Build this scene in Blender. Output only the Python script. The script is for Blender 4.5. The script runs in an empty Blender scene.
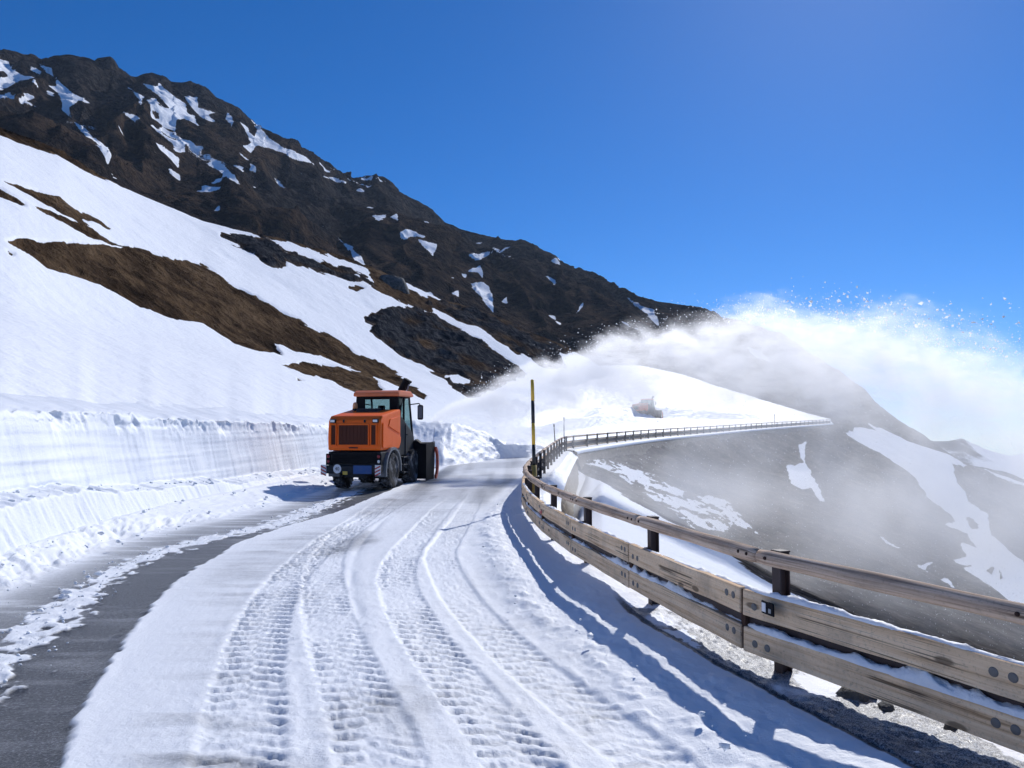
import bpy, bmesh, math, random
import numpy as np
from mathutils import Vector, Matrix

random.seed(7)
rng = np.random.default_rng(7)
SC = bpy.context.scene
COL = SC.collection

# ------------------------------------------------------------------ camera maths
F = 769.0
TH = math.atan(56.0 / F)
CT, ST = math.cos(TH), math.sin(TH)
EYE = 1.7


def unproj(px, py, d):
    """point at horizontal distance d (along +Y) seen at pixel px, py"""
    px = np.asarray(px, float); py = np.asarray(py, float); d = np.asarray(d, float)
    a = (px - 512) / F
    b = (384 - py) / F
    s = d / (CT - b * ST)
    return np.stack([a * s, d, EYE + s * (ST + b * CT)], -1)


def project(P):
    P = np.asarray(P, float)
    x, y, z = P[..., 0], P[..., 1], P[..., 2] - EYE
    dep = np.maximum(y * CT + z * ST, 1e-3)
    up = -y * ST + z * CT
    return 512 + F * x / dep, 384 - F * up / dep


def zg(Y):
    Y = np.asarray(Y, float)
    t = np.maximum(Y - 18, 0)
    return 0.012 * Y + 0.024 * t * t / (t + 3)


def ground(px, py, h=0.0):
    d = 5.0
    for _ in range(60):
        P = unproj(px, py, d)
        k = (EYE - P[2]) / d
        tgt = (EYE - (float(zg(d)) + h)) / max(k, 1e-4)
        d = 0.5 * d + 0.5 * min(max(tgt, 0.5), 90)
    return unproj(px, py, d)


def curve_xy(pts, h=0.0, extra=()):
    """pixel polyline on the ground -> (Y sorted, X) arrays"""
    P = [tuple(ground(px, py, h)[:2]) for px, py in pts] + [tuple(e) for e in extra]
    P.sort(key=lambda q: q[1])
    return np.array([p[1] for p in P]), np.array([p[0] for p in P])


# ------------------------------------------------------------------ noise
def _hash(ix, iy, iz, seed):
    h = (ix.astype(np.int64) * 374761393 + iy.astype(np.int64) * 668265263 + iz.astype(np.int64) * 2147483647 + seed * 974634777) & 0xFFFFFFFF
    h = ((h ^ (h >> 13)) * 1274126177) & 0xFFFFFFFF
    h = (h ^ (h >> 16)) & 0xFFFFFF
    return h / float(0xFFFFFF)


def vnoise(x, y, z=0.0, seed=0):
    x, y, z = np.broadcast_arrays(np.asarray(x, float), np.asarray(y, float), np.asarray(z, float))
    ix, iy, iz = np.floor(x), np.floor(y), np.floor(z)
    fx, fy, fz = x - ix, y - iy, z - iz
    u = fx * fx * fx * (fx * (fx * 6 - 15) + 10)
    v = fy * fy * fy * (fy * (fy * 6 - 15) + 10)
    w = fz * fz * fz * (fz * (fz * 6 - 15) + 10)
    r = 0
    for dz in (0, 1):
        for dy in (0, 1):
            for dx in (0, 1):
                wt = (u if dx else 1 - u) * (v if dy else 1 - v) * (w if dz else 1 - w)
                r = r + wt * _hash(ix + dx, iy + dy, iz + dz, seed)
    return r * 2 - 1


def fbm(x, y, z=0.0, octv=4, seed=0, gain=0.5, lac=2.03):
    a, r, t = 1.0, 0.0, 0.0
    for o in range(octv):
        r = r + a * vnoise(np.asarray(x) * lac ** o + 17.3 * o, np.asarray(y) * lac ** o - 9.1 * o, np.asarray(z) * lac ** o + 4.7 * o, seed + o)
        t += a; a *= gain
    return r / t


def ridged(x, y, z=0.0, octv=4, seed=0):
    a, r, t = 1.0, 0.0, 0.0
    for o in range(octv):
        n = 1 - np.abs(vnoise(np.asarray(x) * 2.03 ** o, np.asarray(y) * 2.03 ** o, np.asarray(z) * 2.03 ** o, seed + o))
        r = r + a * n * n
        t += a; a *= 0.5
    return r / t


def sstep(a, b, x):
    t = np.clip((x - a) / (b - a), 0, 1)
    return t * t * (3 - 2 * t)


def sdf(px, py, poly):
    """signed distance in pixels (negative inside)"""
    p = np.asarray(poly, float)
    d2 = np.full(px.shape, 1e12)
    inside = np.zeros(px.shape, bool)
    n = len(p)
    for i in range(n):
        x0, y0 = p[i]; x1, y1 = p[(i + 1) % n]
        ex, ey = x1 - x0, y1 - y0
        L = ex * ex + ey * ey + 1e-9
        t = np.clip(((px - x0) * ex + (py - y0) * ey) / L, 0, 1)
        dx, dy = px - x0 - t * ex, py - y0 - t * ey
        d2 = np.minimum(d2, dx * dx + dy * dy)
        c = ((y0 > py) != (y1 > py))
        xi = x0 + (py - y0) * ex / (ey if abs(ey) > 1e-9 else 1e-9)
        inside ^= c & (px < xi)
    d = np.sqrt(d2)
    return np.where(inside, -d, d)


def polymask(px, py, polys, soft=3.0, jit=None):
    m = np.zeros(px.shape)
    for q in polys:
        q = np.asarray(q, float)
        lo, hi = q.min(0) - 12, q.max(0) + 12
        sel = (px > lo[0]) & (px < hi[0]) & (py > lo[1]) & (py < hi[1])
        if not sel.any():
            continue
        d = sdf(px[sel], py[sel], q)
        if jit is not None:
            d = d + jit[sel]
        m[sel] = np.maximum(m[sel], np.clip(0.5 - d / soft, 0, 1))
    return m


# ------------------------------------------------------------------ node material helpers
class NT:
    def __init__(self, name):
        self.m = bpy.data.materials.new(name)
        self.m.use_nodes = True
        self.t = self.m.node_tree
        self.t.nodes.clear()
        self.out = self.n('ShaderNodeOutputMaterial')

    def n(self, typ, **kw):
        nd = self.t.nodes.new(typ)
        for k, v in kw.items():
            setattr(nd, k, v)
        return nd

    def link(self, a, b):
        self.t.links.new(a, b)

    def val(self, sock, v):
        if hasattr(v, 'is_linked') or isinstance(v, bpy.types.NodeSocket):
            self.link(v, sock)
        else:
            sock.default_value = v

    def math(self, op, a, b=0.0, c=0.0, clamp=False):
        nd = self.n('ShaderNodeMath', operation=op)
        nd.use_clamp = clamp
        self.val(nd.inputs[0], a); self.val(nd.inputs[1], b); self.val(nd.inputs[2], c)
        return nd.outputs[0]

    def noise(self, vec, scale, detail=4, rough=0.55, dist=0.0, dim='3D'):
        nd = self.n('ShaderNodeTexNoise', noise_dimensions=dim)
        if vec is not None:
            self.link(vec, nd.inputs['Vector'])
        nd.inputs['Scale'].default_value = scale
        nd.inputs['Detail'].default_value = detail
        nd.inputs['Roughness'].default_value = rough
        nd.inputs['Distortion'].default_value = dist
        return nd.outputs['Fac']

    def coord(self, which='Object', scale=None, rot=None):
        tc = self.n('ShaderNodeTexCoord')
        o = tc.outputs[which]
        if scale is not None or rot is not None:
            mp = self.n('ShaderNodeMapping')
            self.link(o, mp.inputs['Vector'])
            if scale is not None: mp.inputs['Scale'].default_value = scale
            if rot is not None: mp.inputs['Rotation'].default_value = rot
            o = mp.outputs[0]
        return o

    def attr(self, name):
        a = self.n('ShaderNodeAttribute', attribute_name=name)
        return a.outputs['Fac']

    def smooth(self, v, a, b):
        mr = self.n('ShaderNodeMapRange', interpolation_type='SMOOTHSTEP')
        self.val(mr.inputs[0], v)
        mr.inputs[1].default_value = a; mr.inputs[2].default_value = b
        return mr.outputs[0]

    def ramp(self, fac, stops):
        r = self.n('ShaderNodeValToRGB')
        self.val(r.inputs[0], fac)
        e = r.color_ramp.elements
        while len(e) > 1: e.remove(e[-1])
        e[0].position = stops[0][0]; e[0].color = tuple(stops[0][1]) + (1,) if len(stops[0][1]) == 3 else stops[0][1]
        for p, c in stops[1:]:
            k = e.new(p); k.color = tuple(c) + (1,) if len(c) == 3 else c
        return r.outputs[0]

    def mix(self, fac, a, b):
        m = self.n('ShaderNodeMix', data_type='RGBA')
        self.val(m.inputs[0], fac)
        for s, v in ((m.inputs[6], a), (m.inputs[7], b)):
            if isinstance(v, tuple): s.default_value = v + (1,) if len(v) == 3 else v
            else: self.link(v, s)
        return m.outputs[2]

    def bump(self, h, strength, dist, normal=None):
        b = self.n('ShaderNodeBump')
        self.val(b.inputs['Height'], h)
        self.val(b.inputs['Strength'], strength)
        b.inputs['Distance'].default_value = dist
        if normal is not None: self.link(normal, b.inputs['Normal'])
        return b.outputs[0]

    def principled(self, color, rough=0.6, spec=0.3, metal=0.0, normal=None, **kw):
        p = self.n('ShaderNodeBsdfPrincipled')
        if isinstance(color, tuple): p.inputs['Base Color'].default_value = color + (1,) if len(color) == 3 else color
        else: self.link(color, p.inputs['Base Color'])
        self.val(p.inputs['Roughness'], rough)
        self.val(p.inputs['Specular IOR Level'], spec)
        p.inputs['Metallic'].default_value = metal
        if normal is not None: self.link(normal, p.inputs['Normal'])
        for k, v in kw.items():
            p.inputs[k].default_value = v
        self.link(p.outputs[0], self.out.inputs['Surface'])
        return p


SNOW = (0.86, 0.885, 0.92)


def mat_snow(name='snow', fine=38.0, bump=0.5, dist=0.02):
    t = NT(name)
    c = t.coord('Object')
    n1 = t.noise(c, fine, 5, 0.6)
    n2 = t.noise(c, 1.3, 3, 0.5)
    col = t.mix(t.smooth(n2, 0.35, 0.75), SNOW, (0.83, 0.865, 0.915))
    t.principled(col, 0.55, 0.25, normal=t.bump(n1, bump, dist))
    return t.m


def mat_paint(name, color, rough=0.35, dirt=0.25, spec=0.5, dirtcol=(0.25, 0.22, 0.2), metal=0.0):
    t = NT(name)
    c = t.coord('Object')
    n = t.noise(c, 3.5, 6, 0.65)
    n2 = t.noise(c, 40.0, 3, 0.6)
    f = t.math('MULTIPLY', t.smooth(n, 0.45, 0.8), dirt)
    col = t.mix(f, color, dirtcol)
    t.principled(col, t.math('MULTIPLY_ADD', n, 0.25, rough - 0.1), spec, metal, normal=t.bump(n2, 0.08, 0.003))
    return t.m


# ------------------------------------------------------------------ mesh helpers
def link(o, parent=None):
    COL.objects.link(o)
    if parent is not None:
        o.parent = parent
    return o


def tag(o, label=None, cat=None, group=None, kind=None):
    if label: o['label'] = label
    if cat: o['category'] = cat
    if group: o['group'] = group
    if kind: o['kind'] = kind
    return o


def empty(name, loc=(0, 0, 0), rz=0.0):
    o = bpy.data.objects.new(name, None)
    o.location = loc
    o.rotation_euler = (0, 0, rz)
    o.empty_display_size = 0.3
    return link(o)


def obj(name, bm, mat, parent=None, smooth=False, matrix=None):
    me = bpy.data.meshes.new(name)
    bmesh.ops.recalc_face_normals(bm, faces=bm.faces[:])
    bm.to_mesh(me); bm.free()
    if smooth:
        me.polygons.foreach_set('use_smooth', [True] * len(me.polygons))
    me.materials.append(mat)
    o = bpy.data.objects.new(name, me)
    if matrix is not None: o.matrix_local = matrix
    return link(o, parent)


def grid_mesh(name, P, mat, attrs=None, smooth=True, parent=None):
    nr, nc = P.shape[:2]
    me = bpy.data.meshes.new(name)
    V = P.reshape(-1, 3)
    idx = np.arange(nr * nc).reshape(nr, nc)
    q = np.stack([idx[:-1, :-1], idx[:-1, 1:], idx[1:, 1:], idx[1:, :-1]], -1).reshape(-1, 4)
    me.vertices.add(len(V)); me.vertices.foreach_set('co', V.astype(np.float32).ravel())
    me.loops.add(q.size); me.loops.foreach_set('vertex_index', q.astype(np.int32).ravel())
    me.polygons.add(len(q))
    me.polygons.foreach_set('loop_start', np.arange(0, q.size, 4, dtype=np.int32))
    me.polygons.foreach_set('use_smooth', np.full(len(q), smooth, dtype=bool))
    me.update(calc_edges=True)
    me.validate()
    for k, v in (attrs or {}).items():
        a = me.attributes.new(k, 'FLOAT', 'POINT')
        a.data.foreach_set('value', np.asarray(v, np.float32).ravel())
    me.materials.append(mat)
    o = bpy.data.objects.new(name, me)
    return link(o, parent)


def tris_mesh(name, V, T, mat, smooth=False):
    me = bpy.data.meshes.new(name)
    me.vertices.add(len(V)); me.vertices.foreach_set('co', V.astype(np.float32).ravel())
    me.loops.add(T.size); me.loops.foreach_set('vertex_index', T.astype(np.int32).ravel())
    me.polygons.add(len(T))
    me.polygons.foreach_set('loop_start', np.arange(0, T.size, 3, dtype=np.int32))
    me.polygons.foreach_set('use_smooth', np.full(len(T), smooth, dtype=bool))
    me.update(calc_edges=True)
    me.materials.append(mat)
    return link(bpy.data.objects.new(name, me))


def box(bm, c, s, bev=0.0, M=None, seg=2):
    r = bmesh.ops.create_cube(bm, size=1.0)
    vs = r['verts']
    for v in vs:
        v.co = Vector((v.co.x * s[0], v.co.y * s[1], v.co.z * s[2]))
    if bev:
        es = list({e for v in vs for e in v.link_edges})
        b = bmesh.ops.bevel(bm, geom=es, offset=bev, segments=seg, profile=0.5, affect='EDGES')
        vs = list({v for f in b['faces'] for v in f.verts} | {v for v in vs if v.is_valid})
    T = Matrix.Translation(c)
    if M is not None: T = T @ M
    for v in vs: v.co = T @ v.co
    return vs


def tube(bm, p0, p1, r0, r1=None, seg=12, caps=True):
    p0, p1 = Vector(p0), Vector(p1)
    r1 = r0 if r1 is None else r1
    d = (p1 - p0); L = d.length
    q = d.to_track_quat('Z', 'Y')
    r = bmesh.ops.create_cone(bm, cap_ends=caps, segments=seg, radius1=r0, radius2=r1, depth=L)
    M = Matrix.Translation((p0 + p1) / 2) @ q.to_matrix().to_4x4()
    for v in r['verts']: v.co = M @ v.co
    return r['verts']


def path_tube(bm, pts, r, seg=8):
    for a, b in zip(pts[:-1], pts[1:]):
        tube(bm, a, b, r, r, seg)


def prism(bm, poly, axis, a0, a1, bev=0.0):
    """poly 2D extruded along axis: 'x' -> (y,z), 'y' -> (x,z), 'z' -> (x,y)"""
    def mk(u, v, w):
        return {'x': (w, u, v), 'y': (u, w, v), 'z': (u, v, w)}[axis]
    A = [bm.verts.new(mk(u, v, a0)) for u, v in poly]
    B = [bm.verts.new(mk(u, v, a1)) for u, v in poly]
    fs = [bm.faces.new(A[::-1]), bm.faces.new(B)]
    n = len(poly)
    for i in range(n):
        fs.append(bm.faces.new((A[i], A[(i + 1) % n], B[(i + 1) % n], B[i])))
    bmesh.ops.recalc_face_normals(bm, faces=fs)
    if bev:
        es = list({e for f in fs for e in f.edges})
        bmesh.ops.bevel(bm, geom=es, offset=bev, segments=2, profile=0.6, affect='EDGES')


def lathe(bm, prof, axis='x', seg=28, c=(0, 0, 0)):
    """prof: list of (radius, along)"""
    rings = []
    for r, a in prof:
        ring = []
        for k in range(seg):
            t = 2 * math.pi * k / seg
            u, v = r * math.cos(t), r * math.sin(t)
            p = {'x': (a, u, v), 'y': (u, a, v), 'z': (u, v, a)}[axis]
            ring.append(bm.verts.new((p[0] + c[0], p[1] + c[1], p[2] + c[2])))
        rings.append(ring)
    for a, b in zip(rings[:-1], rings[1:]):
        for k in range(seg):
            bm.faces.new((a[k], a[(k + 1) % seg], b[(k + 1) % seg], b[k]))
    for ring in (rings[0], rings[-1]):
        try: bm.faces.new(ring)
        except ValueError: pass


# ================================================================== SETTING: terrain
SNOWM = mat_snow('packed_snow')


def terrain_mat(name, rocks, fine=0.6, bump=0.8, dist=1.0, thr=0.5, nz=0.35, scale=1.0, streak=None):
    """snow attribute decides snow / bare ground; rocks = colour stops for the bare ground; 'rock' attribute = bare rock"""
    t = NT(name)
    c = t.coord('Object')
    s = t.attr('snow'); rk = t.attr('rock')
    nf = t.noise(c, fine, 6, 0.65)
    nb = t.noise(c, fine * 0.18, 5, 0.6)
    ns = t.noise(c, fine * 2.5, 4, 0.6)
    g = t.ramp(t.math('ADD', t.math('MULTIPLY', nf, 0.45), t.math('MULTIPLY', nb, 0.55)), rocks)
    r = t.ramp(nf, [(0.38, (0.014, 0.016, 0.021)), (0.5, (0.032, 0.034, 0.040)), (0.64, (0.080, 0.079, 0.080))])
    g = t.mix(rk, g, r)
    f = t.smooth(t.math('ADD', s, t.math('MULTIPLY_ADD', ns, nz, -0.5 * nz)), thr - 0.07, thr + 0.07)
    col = t.mix(f, g, (0.87, 0.89, 0.92))
    st = t.math('MULTIPLY_ADD', f, -0.8 * bump, bump)
    b = t.bump(t.math('ADD', nf, t.math('MULTIPLY', ns, 0.4)), st, dist)
    t.principled(col, 0.95, t.math('MULTIPLY', f, 0.15), normal=b)
    return t.m


def make_row(ctrl, pxs):
    """ctrl: list of (px,py,d)"""
    a = np.array(sorted(ctrl), float)
    py = np.interp(pxs, a[:, 0], a[:, 1]); d = np.exp(np.interp(pxs, a[:, 0], np.log(a[:, 2])))
    return unproj(pxs, py, d)


def smooth_row(R, k):
    w = np.hanning(2 * k + 3)[1:-1]; w /= w.sum()
    out = R.copy()
    for j in range(3):
        out[:, j] = np.convolve(np.pad(R[:, j], k, mode='edge'), w, 'valid')
    return out


def build_rows(rows, subs, power=1.0):
    out = []
    for i, n in enumerate(subs):
        for k in range(n):
            t = (k / n) ** power
            out.append(rows[i] * (1 - t) + rows[i + 1] * t)
    out.append(rows[-1])
    return np.array(out)


def normals(P):
    du = np.gradient(P, axis=1); dv = np.gradient(P, axis=0)
    n = np.cross(du, dv)
    n /= np.linalg.norm(n, axis=-1, keepdims=True) + 1e-9
    n[n[..., 2] < 0] *= -1
    return n


# ---- curves on the road (X as a function of Y)
XW_Y = np.array([-8, -3, 2, 5, 8.5, 11, 13.6, 16.5, 19.7, 24, 28, 31, 33])
XW_X = np.array([-0.2, -2.6, -4.4, -5.15, -5.75, -6.2, -6.5, -6.6, -6.3, -5.85, -5.65, -5.5, -5.3])
PATHG = [(8.4, -4.8), (6.3, -1.8), (4.92, 0.05), (3.80, 1.88), (2.78, 3.70), (1.843, 5.35), (1.343, 7.40), (0.93, 9.52), (0.63, 11.65), (0.45, 13.8),
         (0.37, 15.95), (0.40, 18.1), (0.52, 20.2), (0.70, 22.3), (0.90, 24.4), (1.11, 26.5), (1.33, 28.6), (1.56, 30.7), (1.79, 32.8), (2.03, 34.9), (2.27, 37.0), (2.52, 39.1), (2.8, 41.2)]
GY = np.array([p[1] for p in PATHG]); GX = np.array([p[0] for p in PATHG])


def spl(Y, ys, xs):
    """smooth interpolation (linear then averaged over +-0.8 m)"""
    Y = np.asarray(Y, float)
    r = 0
    for o, w in ((-0.8, .15), (-0.4, .2), (0, .3), (0.4, .2), (0.8, .15)):
        r = r + w * np.interp(Y + o, ys, xs)
    return r


def XW(Y): return spl(Y, XW_Y, XW_X)
def XG(Y): return spl(Y, GY, GX)


# ---- road with its snow cover ------------------------------------------------
fr_y, fr_x = curve_xy([(0, 595), (66, 568), (129, 539), (195, 525), (250, 514), (290, 501)], 0, [(-3.6, 0), (-4.5, 3), (-4.9, 24), (-4.9, 40)])
st_y, st_x = curve_xy([(0, 660), (39, 628), (90, 589), (129, 564), (176, 548), (219, 537), (273, 526)], 0, [(-2.2, 0), (-3.05, 3), (-4.3, 22), (-4.2, 40)])
ed_y, ed_x = curve_xy([(55, 768), (78, 718), (105, 667), (129, 632), (156, 601), (187, 574), (234, 546), (281, 528), (324, 518), (375, 497)], 0, [(-1.3, 2), (-3.0, 27), (-2.9, 40)])
be_y, be_x = curve_xy([(519, 486), (487, 519), (484, 542), (499, 574), (530, 605), (569, 636), (625, 680), (690, 734), (740, 768)], 0, [(2.2, 1.5), (0.6, 26), (1.3, 40)])
ke_y, ke_x = curve_xy([(640, 626), (651, 634), (698, 663), (764, 696), (819, 727), (889, 764)], 0, [(2.6, 2.0), (3.6, 0.5), (1.0, 8.4)])
TR = []
for pts, ext in (([(243, 768), (245, 699), (255, 648), (268, 609), (293, 574), (324, 546), (352, 527)], [(-0.9, 2), (-3.1, 20)]),
                 ([(392, 768), (362, 714), (339, 656), (324, 609), (323, 566), (339, 539)], [(-0.35, 2), (-2.7, 17), (-2.4, 22)]),
                 ([(534, 768), (487, 714), (448, 667), (417, 628), (400, 597), (394, 578), (405, 554), (421, 535)], [(0.5, 2), (-1.5, 17), (-1.2, 24)]),
                 ([(675, 768), (605, 714), (550, 679), (503, 636), (464, 601), (448, 578), (437, 558)], [(1.4, 2), (-0.95, 14), (-0.9, 24)])):
    TR.append(curve_xy(pts, 0, ext))
ru_y, ru_x = curve_xy([(385, 520), (365, 540), (355, 558), (349, 582), (358, 617), (368, 640)])

ys = list(np.arange(-6, 2.2, 0.25))
y = 2.2
while y < 42.5:
    ys.append(y); y *= 1.0046
ys = np.array(ys)
NCR = 720
uu = np.linspace(0, 1, NCR)
Yg = np.repeat(ys[:, None], NCR, 1)
XLg = XW(ys)[:, None] - 0.3
XRg = XG(ys)[:, None] + 0.75
Xg = XLg + (XRg - XLg) * uu[None]

dW = Xg - XW(Yg)
dF = Xg - spl(Yg, fr_y, fr_x)
dS = Xg - spl(Yg, st_y, st_x)
dE = Xg - spl(Yg, ed_y, ed_x)
dB = Xg - spl(Yg, be_y, be_x)
dK = Xg - spl(Yg, ke_y, ke_x)
dG = Xg - XG(Yg)
n_lo = fbm(Xg * 0.7, Yg * 0.35, 0, 3, 1)
n_md = fbm(Xg * 3, Yg * 2.2, 0, 4, 2)
n_hi = fbm(Xg * 11, Yg * 9, 0, 3, 3)
n_vh = fbm(Xg * 34, Yg * 28, 0, 2, 4)
lump = np.clip(fbm(Xg * 6.5, Yg * 6.0, 0, 3, 5, 0.6), 0, 1)
H = np.zeros_like(Xg)
snow = np.zeros_like(Xg)
# thin packed sheet on the right of the ploughed edge
eN = dE + 0.05 * n_md + 0.035 * n_hi
sh = sstep(-0.02, 0.05, eN)
H += sh * (0.03 + 0.006 * n_md + 0.0022 * n_hi + 0.0018 * n_vh) + 0.018 * np.exp(-(eN / 0.09) ** 2) * (0.5 + lump)
stk_ = fbm(Xg * 0.8, Yg * 9.0, 0, 4, 17)
snow = np.maximum(snow, sh * (0.80 + 0.16 * sstep(-0.2, 0.3, n_lo) - 0.10 * sstep(0.0, 0.7, stk_)))
# left fringe of loose snow below the wall
fN = -dF + 0.16 * n_md + 0.10 * n_hi
fr = sstep(0.0, 0.5, fN)
tow = np.clip(1 - dW / 1.5, 0, 1)
H += fr * (0.015 + 0.26 * tow ** 2 + (0.008 + 0.015 * tow) * lump + 0.015 * n_md + 0.008 * n_hi)
snow = np.maximum(snow, sstep(-0.35, 0.25, fN) * 0.75 + 0.25 * fr)
# clumpy strip between the wheel paths
wS = 0.25 + 0.10 * n_lo
sN = 1 - np.abs(dS) / wS + 1.2 * fbm(Xg * 8, Yg * 7, 0, 3, 8) + 0.25 * n_hi
stp = sstep(0.05, 0.5, sN) * (Yg < 24)
H += stp * (0.010 + 0.030 * lump + 0.010 * n_hi + 0.004 * n_vh)
snow = np.maximum(snow, stp)
# dust blown in streaks over the asphalt
dust = sstep(-0.15, 0.75, fbm(Xg * 1.2, Yg * 7.5, 0, 4, 11) + 0.5 * n_lo) * 0.22 + 0.10 * sstep(5, 14, Yg) + 0.45 * np.exp(-np.clip(dF, 0, 9) / 0.35) + 0.16 * sstep(0.1, -0.2, dS)
snow = np.maximum(snow, dust * (1 - sh))
# thin places in the sheet where the asphalt shows grey
thin = 0.7 * sstep(0.12, 0.6, fbm(Xg * 0.9 + 3, Yg * 0.42, 0, 4, 21) + 0.15 * n_md) * 0.5
inn = sstep(0.15, 0.5, dE) * sstep(0.1, 0.5, -dB)
thin *= inn
farth = sstep(13, 22, Yg) * inn * (0.27 + 0.30 * sstep(-0.5, 0.5, fbm(Xg * 1.6, Yg * 0.10, 0, 3, 31)))
gap1 = np.exp(-((dE - 0.75) / 0.5) ** 2) * sstep(0.1, 0.4, dE) * (0.25 + 0.4 * sstep(5.2, 3.6, Yg)) * sstep(-0.7, 0.5, fbm(Xg * 1.1, Yg * 5, 0, 3, 33))
snow -= np.clip(np.maximum(np.maximum(thin, farth), gap1), 0, 0.75) * sh
# tyre tracks pressed into the sheet
for i, (ty, tx) in enumerate(TR):
    c = spl(Yg, ty, tx)
    sl = np.gradient(spl(ys, ty, tx), ys)[:, None]
    w = (Xg - c) / np.sqrt(1 + sl ** 2)
    hw = (0.225, 0.225, 0.215, 0.21)[i]
    prof = sstep(hw * 1.12, hw * 0.85, np.abs(w + 0.02 * n_md))
    arc = Yg * 1.08 + 0.05 * n_md + 0.02 * n_hi
    side = np.sign(w)
    lug = np.sin(2 * math.pi * (arc / 0.165 + np.abs(w) * 2.6 + 0.5 * (side > 0)))
    lug = sstep(-0.55, 0.05, lug + 0.55 * n_hi + 0.25 * n_vh)
    brk = sstep(-0.35, 0.15, fbm(Xg * 1.8, Yg * 1.2, i, 3, 40 + i) + (0.2, 0.05, 0.12, -0.12)[i] + 0.25 * n_md)
    fade = sstep(22, 12, Yg)
    amp = (0.030, 0.021, 0.028, 0.014)[i]
    cen = sstep(0.05, 0.85, np.abs(w) / hw)
    H += prof * fade * (-0.014 + amp * (lug - 0.5) * brk * (0.30 + 0.70 * cen) + 0.004 * n_hi + 0.003 * n_vh)
    rim = np.exp(-((np.abs(w) - hw * 1.18) / 0.05) ** 2) * fade
    H += rim * (0.003 + 0.012 * lump)
    snow -= prof * fade * (1 - lug) * 0.16 * brk
# churned texture over the sheet
churn = sstep(0.1, 0.5, fbm(Xg * 1.3 + 9, Yg * 0.5, 0, 3, 55)) * sh * sstep(0.2, .8, dE)
H += churn * (0.004 * lump + 0.002 * n_hi + 0.002 * n_vh)
# smooth polished rut
c = spl(Yg, ru_y, ru_x)
w = Xg - c
vis = sstep(5.6, 6.6, Yg) * sstep(15.5, 13, Yg) * (0.6 + 0.8 * n_md)
H += vis * (-0.020 * np.exp(-(w / 0.05) ** 2) + 0.006 * np.exp(-((w - 0.13) / 0.06) ** 2))
# ploughed berm and snowy verge
bN = dB + 0.06 * n_md
ber = np.exp(-(bN / 0.16) ** 2)
vg = sstep(-0.1, 0.25, bN)
H += ber * (0.03 + 0.04 * lump + 0.008 * n_hi) * sstep(1.5, 4, Yg) + vg * (0.05 + 0.025 * n_lo + 0.014 * n_md + 0.012 * lump + 0.005 * n_hi + 0.002 * n_vh)
snow = np.maximum(snow, sstep(-0.05, 0.1, bN))
# kerb edge with a gritty strip
kl = sstep(8.2, 7.2, Yg)
ks = sstep(-0.010, 0.010, dK + 0.012 * n_md)
trough = np.exp(-(np.clip(-dK, 0, 9) / 0.10) ** 2) * (dK < 0.0) * kl
drop = 0.09 * sstep(2.6, 1.1, -dK) * sstep(0.0, 0.7, -dK) * sstep(10.5, 7.5, Yg)
H += kl * ks * (0.03 - 0.6 * H) - trough * 0.03
H -= drop * (1 - kl * ks)
grit = kl * ks * sstep(7.6, 6.2, Yg + 0.6 * n_md) * sstep(-0.45, 0.1, -n_md + 0.25 * n_hi + 0.35 - 1.2 * sstep(0.0, 0.9, dG + .35))
gstrip = kl * ks * sstep(-0.4, 0.2, fbm(Xg * 2.2, Yg * 1.6, 0, 4, 61) + 0.25)
snow = np.where(grit > 0.5, snow * (1 - 0.9 * gstrip), snow)
snow = snow * (1 - np.exp(-((dK + 0.012) / 0.035) ** 4) * kl * (Yg < 7.9))
H += grit * 0.012 * n_vh
# outer edge falls away
H -= 0.30 * sstep(0.3, 0.8, dG) * 1.0
H += 0.06 * sstep(0.05, 0.3, dG) * lump
Zg = zg(Yg) + H
rocky = grit * 1.0

t = NT('road_with_snow')
c = t.coord('Object')
s = t.attr('snow'); gr = t.attr('grit')
na = t.noise(c, 62, 4, 0.8)
asp = t.ramp(na, [(0.36, (0.018, 0.020, 0.024)), (0.52, (0.044, 0.048, 0.055)), (0.66, (0.24, 0.245, 0.26))])
ng = t.noise(c, 120, 2, 0.8)
gri = t.ramp(ng, [(0.38, (0.045, 0.045, 0.05)), (0.5, (0.15, 0.15, 0.155)), (0.64, (0.55, 0.57, 0.60))])
basec = t.mix(gr, asp, gri)
nsn = t.noise(c, 26, 5, 0.65)
nst = t.noise(t.coord('Object', (3.0, 14.0, 1.0)), 1.6, 5, 0.6)
f = t.math('ADD', s, t.math('ADD', t.math('MULTIPLY_ADD', nsn, 0.30, -0.15), t.math('MULTIPLY_ADD', nst, 0.16, -0.08)))
f = t.math('MULTIPLY', t.smooth(f, 0.02, 0.92), 1.0)
col = t.mix(f, basec, SNOW)
nb = t.noise(c, 60, 5, 0.7)
rough = t.math('MULTIPLY_ADD', f, 0.22, 0.36)
t.principled(col, rough, 0.35, normal=t.bump(t.math('ADD', nb, t.math('MULTIPLY', nsn, 0.6)), 0.55, 0.012))
road = grid_mesh('road', np.stack([Xg, Yg, Zg], -1), t.m, {'snow': np.clip(snow, 0, 1), 'grit': np.clip(rocky, 0, 1)})
tag(road, 'mountain road with packed snow, tyre tracks and wet asphalt lanes', 'road', kind='structure')

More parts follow.
